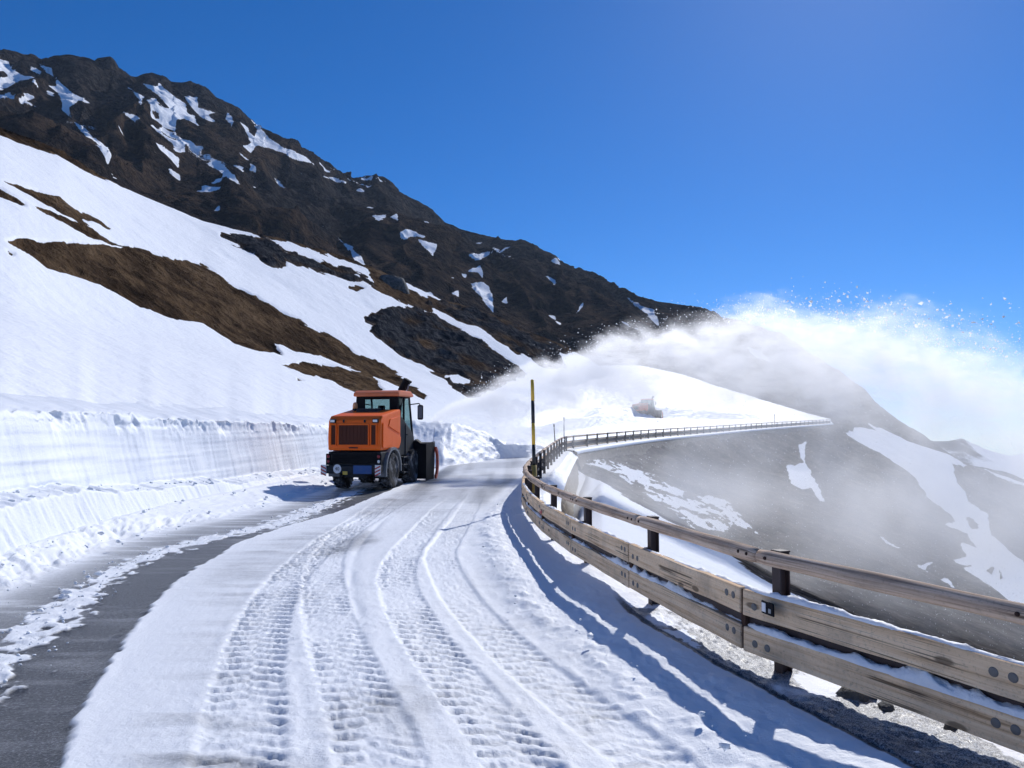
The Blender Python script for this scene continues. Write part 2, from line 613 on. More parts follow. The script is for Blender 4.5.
# ---- cut snow wall on the left --------------------------------------------------
sy = [-7.0]
while sy[-1] < 31.5:
    sy.append(sy[-1] + (0.06 if sy[-1] < 4 else 0.022 + 0.0012 * sy[-1]))
sy = np.array(sy)
sx = XW(sy)
tx_, ty_ = np.gradient(sx), np.gradient(sy)
L_ = np.hypot(tx_, ty_); tx_, ty_ = tx_ / L_, ty_ / L_
nx_, ny_ = -ty_, tx_           # outward (left of travel)
k = np.hanning(61); k /= k.sum()
nx_ = np.convolve(np.pad(nx_, 30, mode='edge'), k, 'valid'); ny_ = np.convolve(np.pad(ny_, 30, mode='edge'), k, 'valid')
arc = np.cumsum(np.hypot(np.gradient(sx), np.gradient(sy)))
h1 = np.interp(sy, [-7, 5, 8.5, 14, 20, 24, 31], [0.9, 0.92, 0.88, 0.72, 0.45, 0.32, 0.25])
h2 = np.interp(sy, [-7, 5, 9, 14, 19, 24, 28, 31], [2.0, 2.05, 2.0, 2.06, 2.02, 1.88, 1.78, 1.7])
tt = np.concatenate([np.linspace(0, 1, 26), 1 + np.linspace(0.05, 1, 16), 2 + np.linspace(0.03, 1, 46), 3 + np.linspace(0.06, 1, 16), 4 + np.linspace(0.1, 1, 12)])
A_, T_ = np.meshgrid(np.arange(len(sy)), tt, indexing='ij')
Sa = arc[A_]; H1 = h1[A_]; H2 = h2[A_]
seg0 = np.clip(T_, 0, 1); seg1 = np.clip(T_ - 1, 0, 1); seg2 = np.clip(T_ - 2, 0, 1); seg3 = np.clip(T_ - 3, 0, 1); seg4 = np.clip(T_ - 4, 0, 1)
H1 = H1 + 0.10 * fbm(Sa * 0.7, 0 * Sa, 1.0, 3, 70) + 0.05 * fbm(Sa * 5, 0 * Sa, 2.0, 3, 71)
H2 = H2 + 0.06 * fbm(Sa * 0.6, 0 * Sa, 3.0, 3, 72)
off = 0.30 * seg0 + 0.50 * seg1 + 0.34 * seg2 + 0.28 * seg3 + 1.6 * seg4
hz = H1 * seg0 + 0.10 * seg1 + (H2 - H1 - 0.10) * seg2 + 0.10 * seg3 + 0.42 * seg4
zrel = hz
face1 = np.clip(np.minimum(T_ / 0.1, (1.02 - T_) / 0.08), 0, 1)
face2 = np.clip(np.minimum((T_ - 1.95) / 0.1, (3.02 - T_) / 0.1), 0, 1)
slant = np.interp(sy, [4, 12, 17, 31], [0.55, 0.45, 0.05, 0.0])[A_]
g1 = fbm((Sa + slant * zrel) * 11, zrel * 0.8, 0, 3, 73)
g2 = fbm(Sa * 9, zrel * 0.45, 5, 3, 74)
strat = fbm(Sa * 0.25, zrel * 9, 2, 3, 75)
crumb = np.clip(fbm(Sa * 5.5, zrel * 4.5, off * 5, 3, 76, 0.6), -0.3, 1)
topz = np.exp(-((T_ - 2.93) / 0.16) ** 2)
scallop = np.clip(fbm(Sa * 3.6, zrel * 2.2, 8, 4, 80, 0.6) - 0.05, 0, 1)
off = off + face1 * (0.022 * g1 + 0.006 * fbm(Sa * 25, zrel * 4, 0, 2, 77)) + face2 * (0.013 * g2 + 0.020 * strat + 0.07 * fbm(Sa * 0.8, zrel * 0.7, 0, 2, 78))
off = off + topz * (0.20 * scallop + 0.05 * crumb)
hz = hz + 0.05 * crumb * np.exp(-((T_ - 1.3) / 0.35) ** 2) + topz * (0.07 * crumb) + 0.05 * fbm(Sa * 2, off * 3, 0, 3, 79) * (T_ > 3)
hz = hz + 0.05 * np.exp(-((T_ - 3.05) / 0.2) ** 2) * crumb
Pw = np.stack([sx[A_] + nx_[A_] * off, sy[A_] + ny_[A_] * off, zg(sy[A_]) - 0.06 + hz], -1)
WALLM = mat_snow('cut_snow', 30.0, 0.5, 0.02)
wall = grid_mesh('snow_wall', Pw, WALLM)
tag(wall, 'two tier cut snow wall along the left road edge', 'snow wall', kind='structure')
WT = Pw[:, -8]                      # a line on the wall's upper shoulder

# ---- left hillside -------------------------------------------------------------
pxs = np.concatenate([np.arange(-420, 0, 4.0), np.arange(0, 480, 1.0), np.arange(480, 660, 1.6)])
wpx, wpy = project(WT); ok = (WT[:, 1] > 4.5)
r0 = [(a, b + 3, d) for a, b, d in zip(wpx[ok][::12], wpy[ok][::12], WT[ok][::12, 1])]
r0 = [q for q in r0 if q[0] < 336]
r0 += [(360, 428, 33), (390, 424, 38), (430, 425, 48), (470, 419, 64), (530, 412, 88), (585, 406, 110), (660, 425, 120)]
ridgeA = [(-420, -60, 34), (-200, 35, 45), (-60, 102, 56), (0, 126, 60), (30, 137, 65), (60, 150, 69), (100, 174, 75), (130, 190, 80), (160, 204, 85), (200, 221, 92), (240, 231, 99), (270, 236, 104), (300, 243, 110), (340, 254, 118), (372, 266, 123),
          (400, 279, 128), (440, 299, 135), (470, 306, 140), (500, 317, 145), (530, 330, 150), (560, 343, 154), (580, 352, 157), (600, 366, 158), (630, 392, 150), (660, 415, 140)]
mid = [(-420, 250, 14), (0, 300, 26), (100, 318, 34), (200, 335, 44), (300, 352, 60), (400, 372, 78), (470, 375, 92), (530, 376, 112), (585, 384, 130), (620, 402, 132), (660, 420, 130)]
R0 = smooth_row(make_row(r0, pxs), 6); R1 = smooth_row(make_row(mid, pxs), 40); R2 = smooth_row(make_row(ridgeA, pxs), 10)
RL = R2.copy(); RL[:, 1] += 0.35 * R2[:, 1]; RL[:, 2] -= 0.12 * R2[:, 1]
RL[:, 0] *= 1.3
P = build_rows([R0, R1, R2, RL], [130, 190, 14])
Psm = P[:321].copy()
kw = np.hanning(103)[1:-1]; kw /= kw.sum()
for j in range(3):
    for c_ in range(P.shape[1]):
        a0_, a1_ = Psm[0, c_, j], Psm[-1, c_, j]
        lin_ = np.linspace(a0_, a1_, 321)
        dv_ = Psm[:, c_, j] - lin_
        ext_ = np.concatenate([-dv_[50:0:-1], dv_, -dv_[-2:-52:-1]])
        Psm[:, c_, j] = lin_ + np.convolve(ext_, kw, 'valid')
P[:321] = Psm
px, py = project(P)
jit = 2.2 * fbm(P[..., 0] * 0.45, P[..., 1] * 0.45, P[..., 2] * 0.45, 4, 90) * np.clip(P[..., 1] / 50, .3, 2) * 1.3
B1 = [(5, 239), (20, 238), (35, 240), (58, 242), (72, 243), (98, 245), (118, 245), (128, 246), (150, 250), (180, 259), (200, 263), (219, 274), (237, 288), (256, 297), (278, 311), (301, 321), (317, 330), (339, 340), (358, 354), (382, 364), (405, 380), (428, 395), (424, 398), (396, 384), (388, 380), (395, 383), (384, 379), (372, 374), (372, 379), (360, 371), (345, 364), (325, 357), (305, 351), (296, 349), (285, 343), (275, 341), (280, 348), (283, 353), (262, 350), (234, 343), (203, 324), (176, 320), (139, 306), (119, 295), (101, 285), (78, 276), (47, 266), (32, 254), (15, 245)]
B2 = [(280, 364), (300, 361), (318, 362), (340, 367), (360, 373), (375, 380), (384, 389), (370, 391), (356, 393), (335, 382), (310, 374), (290, 368)]
B3 = [(3, 181), (25, 188), (45, 193), (59, 197), (76, 208), (94, 217), (110, 228), (94, 222), (82, 218), (90, 226), (78, 222), (59, 212), (39, 202), (20, 191)]
B4 = [(-30, 182), (0, 189), (12, 195), (25, 203), (28, 207), (18, 204), (0, 196), (-30, 188)]
B5 = [(28, 203), (50, 211), (80, 223), (100, 233), (127, 246), (112, 245), (97, 239), (72, 227), (45, 214)]
B6 = [(7, 249), (15, 253), (12, 254)]
B7 = [(297, 377), (304, 380), (298, 380)]
C1 = [(221, 234), (246, 235), (266, 238), (276, 242), (285, 249), (305, 255), (328, 263), (346, 268), (367, 277), (374, 284), (356, 281), (332, 274), (305, 266), (287, 262), (283, 268), (272, 267), (256, 257), (242, 249), (221, 238)]
C2 = [(349, 283), (358, 283), (365, 287), (357, 289), (350, 287)]
RG = [(-500, -260), (-420, -20), (-200, 60), (-60, 115), (0, 133), (29, 145), (59, 157), (88, 173), (117, 184), (156, 199), (180, 210), (219, 225), (250, 233), (268, 237), (290, 243), (317, 250), (340, 258), (356, 262), (371, 272), (372, 280), (372, 286), (382, 293), (400, 300), (417, 307), (440, 315), (470, 330), (500, 350), (530, 366), (556, 370), (575, 366), (600, 368), (700, 372), (700, 100), (300, -200)]
RK = [(364, 316), (376, 312), (385, 307), (399, 305), (417, 308), (432, 313), (448, 321), (477, 337), (497, 350), (516, 361), (528, 373), (512, 381), (490, 392), (477, 397), (469, 397), (455, 388), (444, 378), (438, 375), (422, 365), (401, 356), (389, 344), (376, 338), (366, 332), (374, 326), (366, 321)]
S1 = [(406, 284), (419, 288), (432, 293), (447, 300), (437, 299), (422, 295), (408, 288)]
S2 = [(432, 307), (448, 313), (458, 320), (477, 326), (497, 340), (516, 352), (540, 364), (560, 378), (540, 380), (526, 371), (516, 362), (497, 350), (477, 336), (448, 320), (433, 313)]
WP = [(444, 375), (458, 373), (471, 380), (469, 383), (454, 382)]
S3 = [(560, 354), (575, 352), (600, 364), (640, 376), (600, 380), (570, 372)]
bare = polymask(px, py, [B1, B2, B3, B4, B5, B6, B7], 2.2, jit)
bare = np.maximum(bare, polymask(px, py, [C1, C2, RK], 1.8, jit * 0.7))
bare = np.maximum(bare, polymask(px, py, [RG], 1.8, jit * 0.6))
wh = polymask(px, py, [S1, S2, WP, S3], 1.8, jit * 0.6)
bare = bare * (1 - wh)
snow = 1 - bare
cliff = [(432, 300), (470, 308), (500, 320), (530, 333), (562, 350), (570, 366), (545, 366), (520, 354), (490, 336), (460, 320), (445, 311)]
rock = np.maximum(polymask(px, py, [C1, RK], 6, jit), polymask(px, py, [cliff], 8, jit * 2)) * bare
rock *= sstep(-0.5, 0.1, fbm(P[..., 0] * 0.2, P[..., 1] * 0.2, P[..., 2] * 0.35, 3, 92) + 0.12)
N = normals(P)
sc = np.clip(P[..., 1] / 70, 0.1, 1.5)
fadeA = np.ones(P.shape[:2]); fadeA[:30] *= np.linspace(0, 1, 30)[:, None]
ampl = fadeA * (0.30 * sc * fbm(P[..., 0] * 0.09, P[..., 1] * 0.09, P[..., 2] * 0.09, 3, 93) + 0.05 * sc * fbm(P[..., 0] * 0.8, P[..., 1] * 0.8, P[..., 2] * 0.8, 4, 94))
rd = ridged(P[..., 0] * 0.22, P[..., 1] * 0.16, P[..., 2] * 0.4, 5, 95)
ampl = ampl + bare * (0.30 * fbm(P[..., 0] * 0.5, P[..., 1] * 0.5, P[..., 2] * 0.7, 4, 96) - 0.15 + 0.22 * np.clip(fbm(P[..., 0] * 1.5, P[..., 1] * 1.2, P[..., 2] * 1.8, 3, 97), 0, 1)) + sstep(0.3, 1, rock) * (1.1 * rd - 0.3)
P = P + N * ampl[..., None]
ALP = terrain_mat('alpine_slope', [(0.37, (0.022, 0.015, 0.011)), (0.47, (0.058, 0.038, 0.024)), (0.55, (0.115, 0.075, 0.044)), (0.68, (0.18, 0.125, 0.078))], 0.75, 0.9, 0.8, 0.5, 0.75)
o = grid_mesh('snow_slope', P, ALP, {'snow': snow, 'rock': rock})
tag(o, 'snowy hillside with brown bare patches left of the road', 'hillside', kind='structure')

# ---- dark mountain behind -------------------------------------------------------
sky = [(-420, 120, 420), (-250, 60, 440), (-120, 40, 460), (-40, 48, 470), (0, 52, 480), (15, 53, 480), (30, 57, 485), (40, 64, 488), (48, 66, 490), (62, 64, 492), (72, 62, 494), (84, 64, 498), (95, 72, 500), (108, 77, 503), (112, 73, 504), (122, 73, 508), (135, 75, 510), (150, 72, 513), (163, 73, 515), (172, 79, 518), (190, 81, 520), (205, 85, 523), (218, 96, 526), (232, 102, 530), (238, 106, 531), (247, 117, 534),
       (258, 126, 538), (270, 132, 540), (280, 140, 543), (292, 147, 546), (305, 155, 550), (318, 164, 553), (330, 174, 556), (340, 182, 560), (350, 184, 563), (365, 184, 566), (380, 186, 570), (395, 191, 575), (410, 198, 578), (425, 204, 580), (434, 208, 583), (446, 220, 585), (460, 225, 588), (480, 232, 590), (500, 237, 592), (520, 241, 594), (532, 248, 596), (545, 255, 598), (556, 264, 600),
       (570, 273, 600), (585, 278, 598), (600, 283, 590), (615, 291, 580), (640, 297, 560), (660, 302, 545), (685, 307, 530), (705, 309, 515), (730, 319, 495), (760, 332, 470), (800, 353, 430), (830, 370, 400), (859, 387, 370), (880, 407, 350), (899, 421, 335), (923, 434, 318), (944, 448, 300), (967, 462, 290), (1000, 473, 285), (1024, 481, 280), (1100, 506, 270), (1300, 560, 260), (1500, 600, 250)]
base = [(-420, 260, 130), (0, 175, 190), (100, 222, 200), (200, 262, 210), (300, 300, 220), (400, 330, 225), (500, 360, 225), (600, 395, 222), (700, 400, 218), (760, 415, 214), (830, 432, 210), (900, 455, 206), (967, 480, 205), (1024, 500, 205), (1500, 640, 205)]
pxs = np.concatenate([np.arange(-420, -20, 4.0), np.arange(-20, 730, 1.0), np.arange(730, 1500, 3.0)])
Rb = smooth_row(make_row(base, pxs), 30)
Rs = make_row(sky, pxs)
Rk = Rs.copy(); Rk[:, 1] += 180; Rk[:, 2] -= 110; Rk[:, 0] *= 1.25
P = build_rows([Rb, Rs, Rk], [250, 20])
P[:250] = build_rows([Rb, Rs], [250])[:250]
nr, nc = P.shape[:2]
vv = np.concatenate([np.linspace(0, 1, 250, endpoint=False), np.ones(21)])[:, None] * np.ones((1, nc))
N = normals(P)
fade = sstep(0, 0.15, vv) * (1 - 0.75 * sstep(0.93, 1.0, vv))
# gullies run down the slope and to the right
gx = P[..., 0] * 0.9 + P[..., 2] * 0.55
gl = ridged(gx * 0.017 + 0.25 * fbm(P[..., 0] * 0.012, 0 * gx, P[..., 2] * 0.012, 2, 100), P[..., 2] * 0.005, P[..., 1] * 0.003, 3, 101)
g3 = fbm(P[..., 0] * 0.035, P[..., 1] * 0.03, P[..., 2] * 0.035, 5, 102, 0.55)
g4 = ridged(P[..., 0] * 0.09, P[..., 1] * 0.05, P[..., 2] * 0.07, 4, 103)
gl2 = ridged(gx * 0.055 + 0.6 * g3, P[..., 2] * 0.012, P[..., 1] * 0.006, 3, 109)
strata = fbm(P[..., 0] * 0.05 + P[..., 2] * 0.02, P[..., 1] * 0.03, P[..., 2] * 0.22, 4, 108, 0.6)
amp = fade * (30 * (gl - 0.55) + 11.0 * (gl2 - 0.5) + 3 * g3 + 1.5 * strata + 0.8 * (g4 - 0.5)) * np.interp(pxs, [-420, 600, 760, 900, 1500], [1, 0.9, 0.6, 0.35, 0.3])[None]
P2 = P + N * amp[..., None]
P2[..., 2] += (sstep(0.9, 1.0, vv) * 2.6 * (ridged(P[..., 0] * 0.10, P[..., 1] * 0.02, 0, 3, 104) - 0.55) * np.interp(pxs, [-420, 330, 450, 1500], [1.2, 1.2, 0.4, 0.3])[None])
px, py = project(P2)
M = [[(-30, 58), (0, 59), (8, 61), (12, 69), (25, 75), (33, 77), (16, 82), (4, 89), (-30, 94)],
     [(39, 64), (51, 68), (53, 76), (47, 72)],
     [(56, 78), (64, 86), (73, 93), (92, 104), (78, 100), (75, 103), (68, 107), (69, 113), (72, 118), (62, 109), (63, 102), (57, 93), (49, 86), (57, 87)],
     [(71, 118), (86, 130), (98, 141), (107, 148), (111, 155), (108, 164), (105, 157), (98, 146), (86, 136), (75, 124)],
     [(120, 110), (129, 113), (140, 118), (135, 122), (125, 115)],
     [(132, 90), (144, 97), (141, 104), (137, 97)],
     [(143, 84), (156, 87), (159, 83), (168, 92), (185, 104), (187, 112), (195, 116), (199, 126), (187, 119), (176, 118), (175, 131), (166, 128), (152, 117), (150, 104), (146, 100), (156, 99), (163, 108), (168, 108), (160, 96)],
     [(151, 125), (166, 136), (178, 140), (187, 138), (185, 152), (176, 151), (170, 142)],
     [(156, 143), (170, 151), (179, 159), (178, 168), (172, 159), (160, 149)],
     [(169, 169), (179, 175), (180, 182), (172, 175)],
     [(180, 100), (186, 107), (188, 114), (196, 119), (199, 126), (190, 121), (180, 117)],
     [(185, 96), (197, 97), (198, 107), (216, 113), (207, 114), (218, 124), (205, 120), (194, 110)],
     [(228, 112), (234, 122), (232, 126), (226, 119)],
     [(240, 122), (247, 127), (250, 132), (255, 137), (258, 128), (251, 120), (260, 127), (268, 138), (281, 146), (293, 150), (307, 158), (318, 167), (305, 161), (289, 156), (270, 148), (258, 146), (250, 153), (244, 146), (250, 142), (247, 134)],
     [(202, 150), (215, 160), (228, 169), (240, 185), (227, 177), (217, 170), (206, 163), (212, 162)],
     [(240, 153), (248, 160), (256, 167), (259, 175), (248, 171), (251, 166)],
     [(232, 165), (244, 167), (243, 171)],
     [(293, 166), (306, 177), (297, 171)],
     [(323, 176), (336, 177), (350, 184), (336, 182)],
     [(211, 213), (219, 205), (222, 212)],
     [(291, 227), (299, 233), (295, 232)],
     [(318, 222), (328, 229), (323, 228)],
     [(333, 232), (342, 242), (352, 247), (360, 256), (367, 268), (356, 263), (348, 249)],
     [(371, 215), (386, 215), (385, 218), (378, 221)], [(390, 217), (397, 214), (398, 221)],
     [(399, 233), (406, 229), (416, 233), (426, 237), (412, 236), (403, 240)],
     [(419, 240), (428, 242), (437, 244), (433, 255), (427, 250)],
     [(464, 252), (475, 254), (492, 252), (484, 258), (475, 261)],
     [(493, 247), (500, 250), (512, 246), (500, 253)],
     [(469, 271), (480, 265), (483, 276), (483, 280), (478, 272)],
     [(469, 283), (484, 281), (489, 286), (493, 301), (493, 312), (484, 301), (475, 291)],
     [(460, 273), (467, 275), (465, 278)], [(421, 267), (430, 276), (435, 282), (428, 278)],
     [(453, 293), (458, 291), (458, 296)], [(502, 302), (507, 296), (507, 303)],
     [(540, 273), (549, 275), (556, 281), (555, 285)], [(546, 313), (554, 316), (560, 324), (552, 319)],
     [(623, 295), (641, 305), (655, 310), (660, 327), (655, 324), (643, 312)],
     [(621, 321), (638, 329), (629, 327)], [(575, 315), (583, 303), (580, 310)],
     [(745, 345), (760, 352), (775, 365), (755, 356)], [(868, 424), (890, 432), (905, 440), (885, 436)], [(985, 470), (1010, 479), (1060, 500), (1000, 480)]]
jit = 2.6 * fbm(P[..., 0] * 0.14, P[..., 1] * 0.07, P[..., 2] * 0.14, 4, 105, 0.6)
snow = polymask(px, py, M, 2.4, jit)
hole = polymask(px, py, [[(-10, 70), (4, 71), (11, 77), (-10, 77)], [(152, 110), (158, 112), (160, 120), (155, 118)]], 2.0, jit)
snow = snow * (1 - hole)
flk = sstep(0.46, 0.60, fbm(P[..., 0] * 0.07, P[..., 1] * 0.04, P[..., 2] * 0.09, 4, 106) + 0.10 * sstep(0.5, 1, vv)) * 0.9
snow = np.maximum(snow, flk * (px < 560))
gul = sstep(0.50, 0.40, 0.6 * gl + 0.4 * gl2) * sstep(0.06, 0.18, fbm(P[..., 0] * 0.03, P[..., 1] * 0.02, P[..., 2] * 0.03, 4, 111)) * sstep(0.35, 0.55, vv) * sstep(0.97, 0.92, vv)
snow = np.maximum(snow, 0.95 * gul * (px < 640))
rock = sstep(0.25, 0.75, vv + 0.9 * fbm(P[..., 0] * 0.02, P[..., 1] * 0.02, P[..., 2] * 0.02, 4, 107)) * 0.7
rock *= np.interp(pxs, [-420, 330, 560, 1500], [1, 1, 0.55, 0.3])[None]
MTN = terrain_mat('mountain_rock', [(0.38, (0.020, 0.019, 0.022)), (0.49, (0.045, 0.036, 0.033)), (0.56, (0.084, 0.060, 0.046)), (0.68, (0.13, 0.096, 0.072))], 0.26, 1.0, 7.0, 0.5, 0.6)
o = grid_mesh('mountain', P2, MTN, {'snow': snow, 'rock': rock})
tag(o, 'dark rocky mountain ridge with thin snow gullies', 'mountain', kind='structure')

# ---- far rail line: used by the slopes on both its sides -------------------------
RAILF = [(564, 436, 41.2), (570, 437, 43), (600, 434, 50), (650, 430, 65), (700, 427.2, 82), (760, 423.3, 105), (830, 419.5, 140)]
HR = 0.82


# ---- snow field beyond the blower -----------------------------------------------
pxs = np.concatenate([np.arange(290, 560, 1.5), np.arange(560, 834, 1.5)])
def wrow(pts, dz=0.0):
    P = np.array([(x, y, float(zg(y)) + z + dz) for x, y, z in pts])
    a, b = project(P)
    return [(p, q, d) for p, q, d in zip(a, b, P[:, 1])]
front = [(-9.5, 29.6, 0), (-5.2, 29.6, 0), (-2.7, 30.4, 0), (-1.3, 33.6, 0), (-0.35, 36.2, 0), (0.75, 37.0, 0), (1.5, 39.4, 0), (2.45, 41.2, 0)]
fh = [1.9, 1.8, 1.7, 1.25, 0.66, 0.62, 0.45, 0.12]
e0 = wrow(front, -0.15); e1 = wrow([(x, y + sb, h) for (x, y, z), h, sb in zip(front, fh, (4.5, 4.5, 4.2, 3.0, 0.25, 0.25, 1.2, 0.3))])
rail_base = [(p, q + HR * F / d * 0.95, d) for p, q, d in RAILF[1:]]
e0 += [(p - 1.5, q + 3, d * 1.0) for p, q, d in rail_base]; e1 += [(p - 1.0, q - 1.0, d * 1.03) for p, q, d in rail_base]
e0.append((900, 436, 165)); e1.append((900, 434, 168))
e1b = [(290, 428, 36), (387, 428, 37), (447, 437, 37.5), (485, 443, 40), (508, 441, 44), (530, 438, 48), (560, 432, 54), (600, 425, 70), (650, 422, 86), (700, 422, 100), (760, 420, 122), (830, 420.5, 150), (900, 433, 172)]
e2 = [(290, 415, 45), (387, 418, 48), (447, 424, 52), (485, 427, 56), (530, 428, 62), (560, 421, 78), (600, 415, 98), (650, 418.5, 104), (700, 419.5, 116), (760, 419, 140), (830, 420, 158), (900, 432, 180)]
e3 = [(290, 412, 50), (387, 414, 52), (447, 416, 58), (485, 416, 66), (530, 414, 72), (560, 409, 85), (600, 407, 101), (650, 406, 108), (700, 411, 122), (760, 416, 145), (830, 419.5, 162), (900, 432, 185)]
e4 = [(290, 400, 70), (387, 402, 75), (447, 402, 90), (485, 392, 115), (530, 376, 150), (560, 370, 165), (600, 365, 178), (640, 365, 188), (680, 374, 190), (720, 387, 186), (760, 399, 180), (800, 411, 172), (830, 419, 168), (900, 431, 190)]
rows = [make_row(r, pxs) for r in (e0, e1, e1b, e2, e3, e4)]
for i in (2, 3, 4, 5): rows[i] = smooth_row(rows[i], 9)
bk = rows[-1].copy(); bk[:, 1] += 40; bk[:, 2] -= 14
rows.append(bk)
P = build_rows(rows, [24, 36, 26, 20, 50, 6])
N = normals(P)
fr = np.zeros(P.shape[:2]); fr[2:24] = 1
ampE = 0.05 * fbm(P[..., 0] * 2.0, P[..., 1] * 2, P[..., 2] * 2.0, 4, 120) * np.clip(P[..., 1] / 40, 0.5, 3) + 0.25 * fbm(P[..., 0] * 0.15, P[..., 1] * 0.1, 0, 3, 121) * sstep(40, 90, P[..., 1])
near = sstep(60, 36, P[..., 1]) * (P[..., 0] < 2)
lp = np.clip(fbm(P[..., 0] * 1.8, P[..., 1] * 1.8, P[..., 2] * 2, 4, 122, 0.6), 0, 1)
ampE = ampE + near * (0.20 * lp) + fr * 0.06 * fbm(P[..., 0] * 8, P[..., 1] * 8, P[..., 2] * 0.8, 3, 123)
P = P + N * ampE[..., None]
o = grid_mesh('snow_field', P, mat_snow('field_snow', 6.0, 0.4, 0.08))
tag(o, 'uncut snow field rising beyond the clearing machine', 'snow field', kind='structure')

# ---- valley slope on the right ----------------------------------------------------
pxs = np.concatenate([np.arange(548, 1030, 1.3), np.arange(1030, 1700, 5.0)])
Yv = np.array([-3.0, -1.0, 0.6, 1.6, 2.6, 4, 6, 8, 10, 12.5, 14.5])
v0w = np.stack([XG(Yv) + 0.55, Yv, zg(Yv) - 0.12], -1)
a, b = project(v0w); sel = Yv > 1.5
v0 = [(p, q, d) for p, q, d in zip(a[sel], b[sel], Yv[sel])]
v0 = [q for q in v0 if q[0] > 552]
v0 = [q for q in v0 if q[0] > 563] + [(548, 590, 14.0)]
v1 = [(548, 600, 15), (566, 575, 17), (573, 545, 20), (580, 505, 28), (602, 482, 35), (621, 495, 33), (654, 515, 30), (690, 534, 27.5), (722, 550, 26), (769, 582, 22), (850, 622, 19), (940, 665, 17), (1024, 705, 15), (1300, 840, 12), (1700, 1040, 9)]
v2 = [(548, 580, 20), (566, 550, 22), (574, 505, 33), (590, 468, 42), (610, 475, 42), (635, 493, 39), (665, 511, 36.5), (700, 530, 34), (740, 553, 32), (800, 585, 30), (900, 632, 27), (1024, 690, 24), (1300, 800, 21), (1700, 980, 17)]
v3 = [(548, 560, 28), (566, 510, 33), (574, 468, 41), (595, 459.5, 47), (626, 468, 48), (649, 475, 48), (690, 489, 47.5), (724, 499, 47), (760, 522, 44), (850, 555, 43), (940, 585, 43), (1024, 612, 43), (1300, 700, 42), (1700, 850, 38)]
v3b = [(548, 540, 34), (566, 470, 39), (574, 452, 43.5), (600, 451.5, 51), (650, 456, 60), (700, 459, 69), (760, 466, 80), (830, 474, 96), (905, 496, 100), (1024, 540, 100), (1300, 640, 100), (1700, 780, 95)]
v4 = [(548, 445, 42)] + [(p, q + HR * F / d * 1.15 + 0.8, d * 0.995) for p, q, d in RAILF[1:-1]] + [(800, 426.5, 125), (830, 424.8, 140), (845, 426, 150), (860, 427, 160), (880, 431, 170), (905, 440, 180), (950, 455, 190), (967, 464.5, 195), (1000, 475, 200), (1024, 483, 205), (1100, 508, 210), (1300, 563, 215), (1700, 640, 220)]
rows = [make_row(r, pxs) for r in (v0, v1, v2, v3, v3b, v4)]
for i, kk in ((1, 3), (2, 3), (3, 3), (4, 4)): rows[i] = smooth_row(rows[i], kk)
bk = rows[-1].copy(); bk[:, 1] += 5; bk[:, 2] -= 2.5
rows.append(bk)
P = build_rows(rows, [60, 40, 46, 60, 90, 4])
px, py = project(P)
G0 = [(560, 560), (572, 466), (576, 470), (602, 480), (621, 495), (654, 515), (690, 534), (722, 551), (769, 582), (850, 620), (940, 660), (1024, 700), (1024, 900), (560, 900)]
G1 = [(566, 458), (572, 459.5), (595, 461), (626, 469), (649, 475), (672, 486), (691, 491), (724, 498), (743, 514), (760, 533), (736, 528), (710, 532), (691, 528), (665, 507), (640, 490), (615, 473), (597, 467), (578, 463), (570, 470)]
GR = [(844, 432), (855, 432), (853, 426), (877, 430), (905, 439), (950, 454), (967, 466), (953, 465), (959, 485), (969, 501), (987, 513), (992, 534), (1024, 562), (1100, 600), (1160, 680), (1060, 640), (994, 590), (964, 572), (962, 569), (973, 565), (959, 548), (962, 543), (978, 546), (966, 534), (944, 524), (955, 522), (950, 513), (926, 497), (912, 475), (877, 453)]
GH = [[(965, 517), (972, 518), (979, 527), (972, 528)], [(986, 571), (993, 569), (992, 575)], [(999, 572), (1003, 578), (1000, 579)]]
GS = [[(953, 559), (965, 558), (974, 564), (968, 566), (955, 563)], [(912, 561), (920, 566), (933, 563), (926, 568), (928, 573), (918, 568)], [(937, 577), (948, 579), (956, 588), (951, 586)],
      [(874, 530), (890, 542), (903, 552), (886, 543)],
      [(798, 444), (806, 442), (805, 462), (812, 475), (818, 486), (825, 503), (819, 502), (811, 489), (802, 490), (790, 485), (787, 463), (795, 465), (803, 463)], [(985, 468.5), (1024, 483), (1100, 508), (1100, 513), (1024, 487), (990, 473)]]
jit = 2.0 * fbm(P[..., 0] * 0.8, P[..., 1] * 0.4, P[..., 2] * 0.8, 4, 130)
snow = polymask(px, py, [G0], 4, jit * 2.2)
snow = np.maximum(snow, polymask(px, py, [G1], 10, jit * 2.5) * (0.05 + 0.95 * sstep(-0.22, 0.22, fbm(P[..., 0] * 1.6, P[..., 1] * 0.8, P[..., 2] * 2.6, 5, 131, 0.62) + 0.08)))
snow = np.maximum(snow, polymask(px, py, [GR], 2.6, jit) * (1 - polymask(px, py, GH, 2.2, jit)))
snow = np.maximum(snow, polymask(px, py, GS, 2.6, jit * 0.8))
N = normals(P)
nr = P.shape[0]
fd = np.ones(nr); fd[:12] = np.linspace(0, 1, 12); fd[-10:] *= np.linspace(1, 0.2, 10)
scv = np.clip(P[..., 1] / 40, 0.2, 3)
amp = fd[:, None] * (0.22 * scv * fbm(P[..., 0] * 0.16, P[..., 1] * 0.1, P[..., 2] * 0.16, 4, 132) + (1 - snow) * 0.16 * scv * fbm(P[..., 0] * 0.9, P[..., 1] * 0.7, P[..., 2] * 0.9, 4, 133) + 0.02 * fbm(P[..., 0] * 2.5, P[..., 1] * 2.5, P[..., 2], 3, 134))
P = P + N * amp[..., None]
rock = 0.35 * sstep(-0.2, 0.5, fbm(P[..., 0] * 0.1, P[..., 1] * 0.1, P[..., 2] * 0.2, 3, 135))
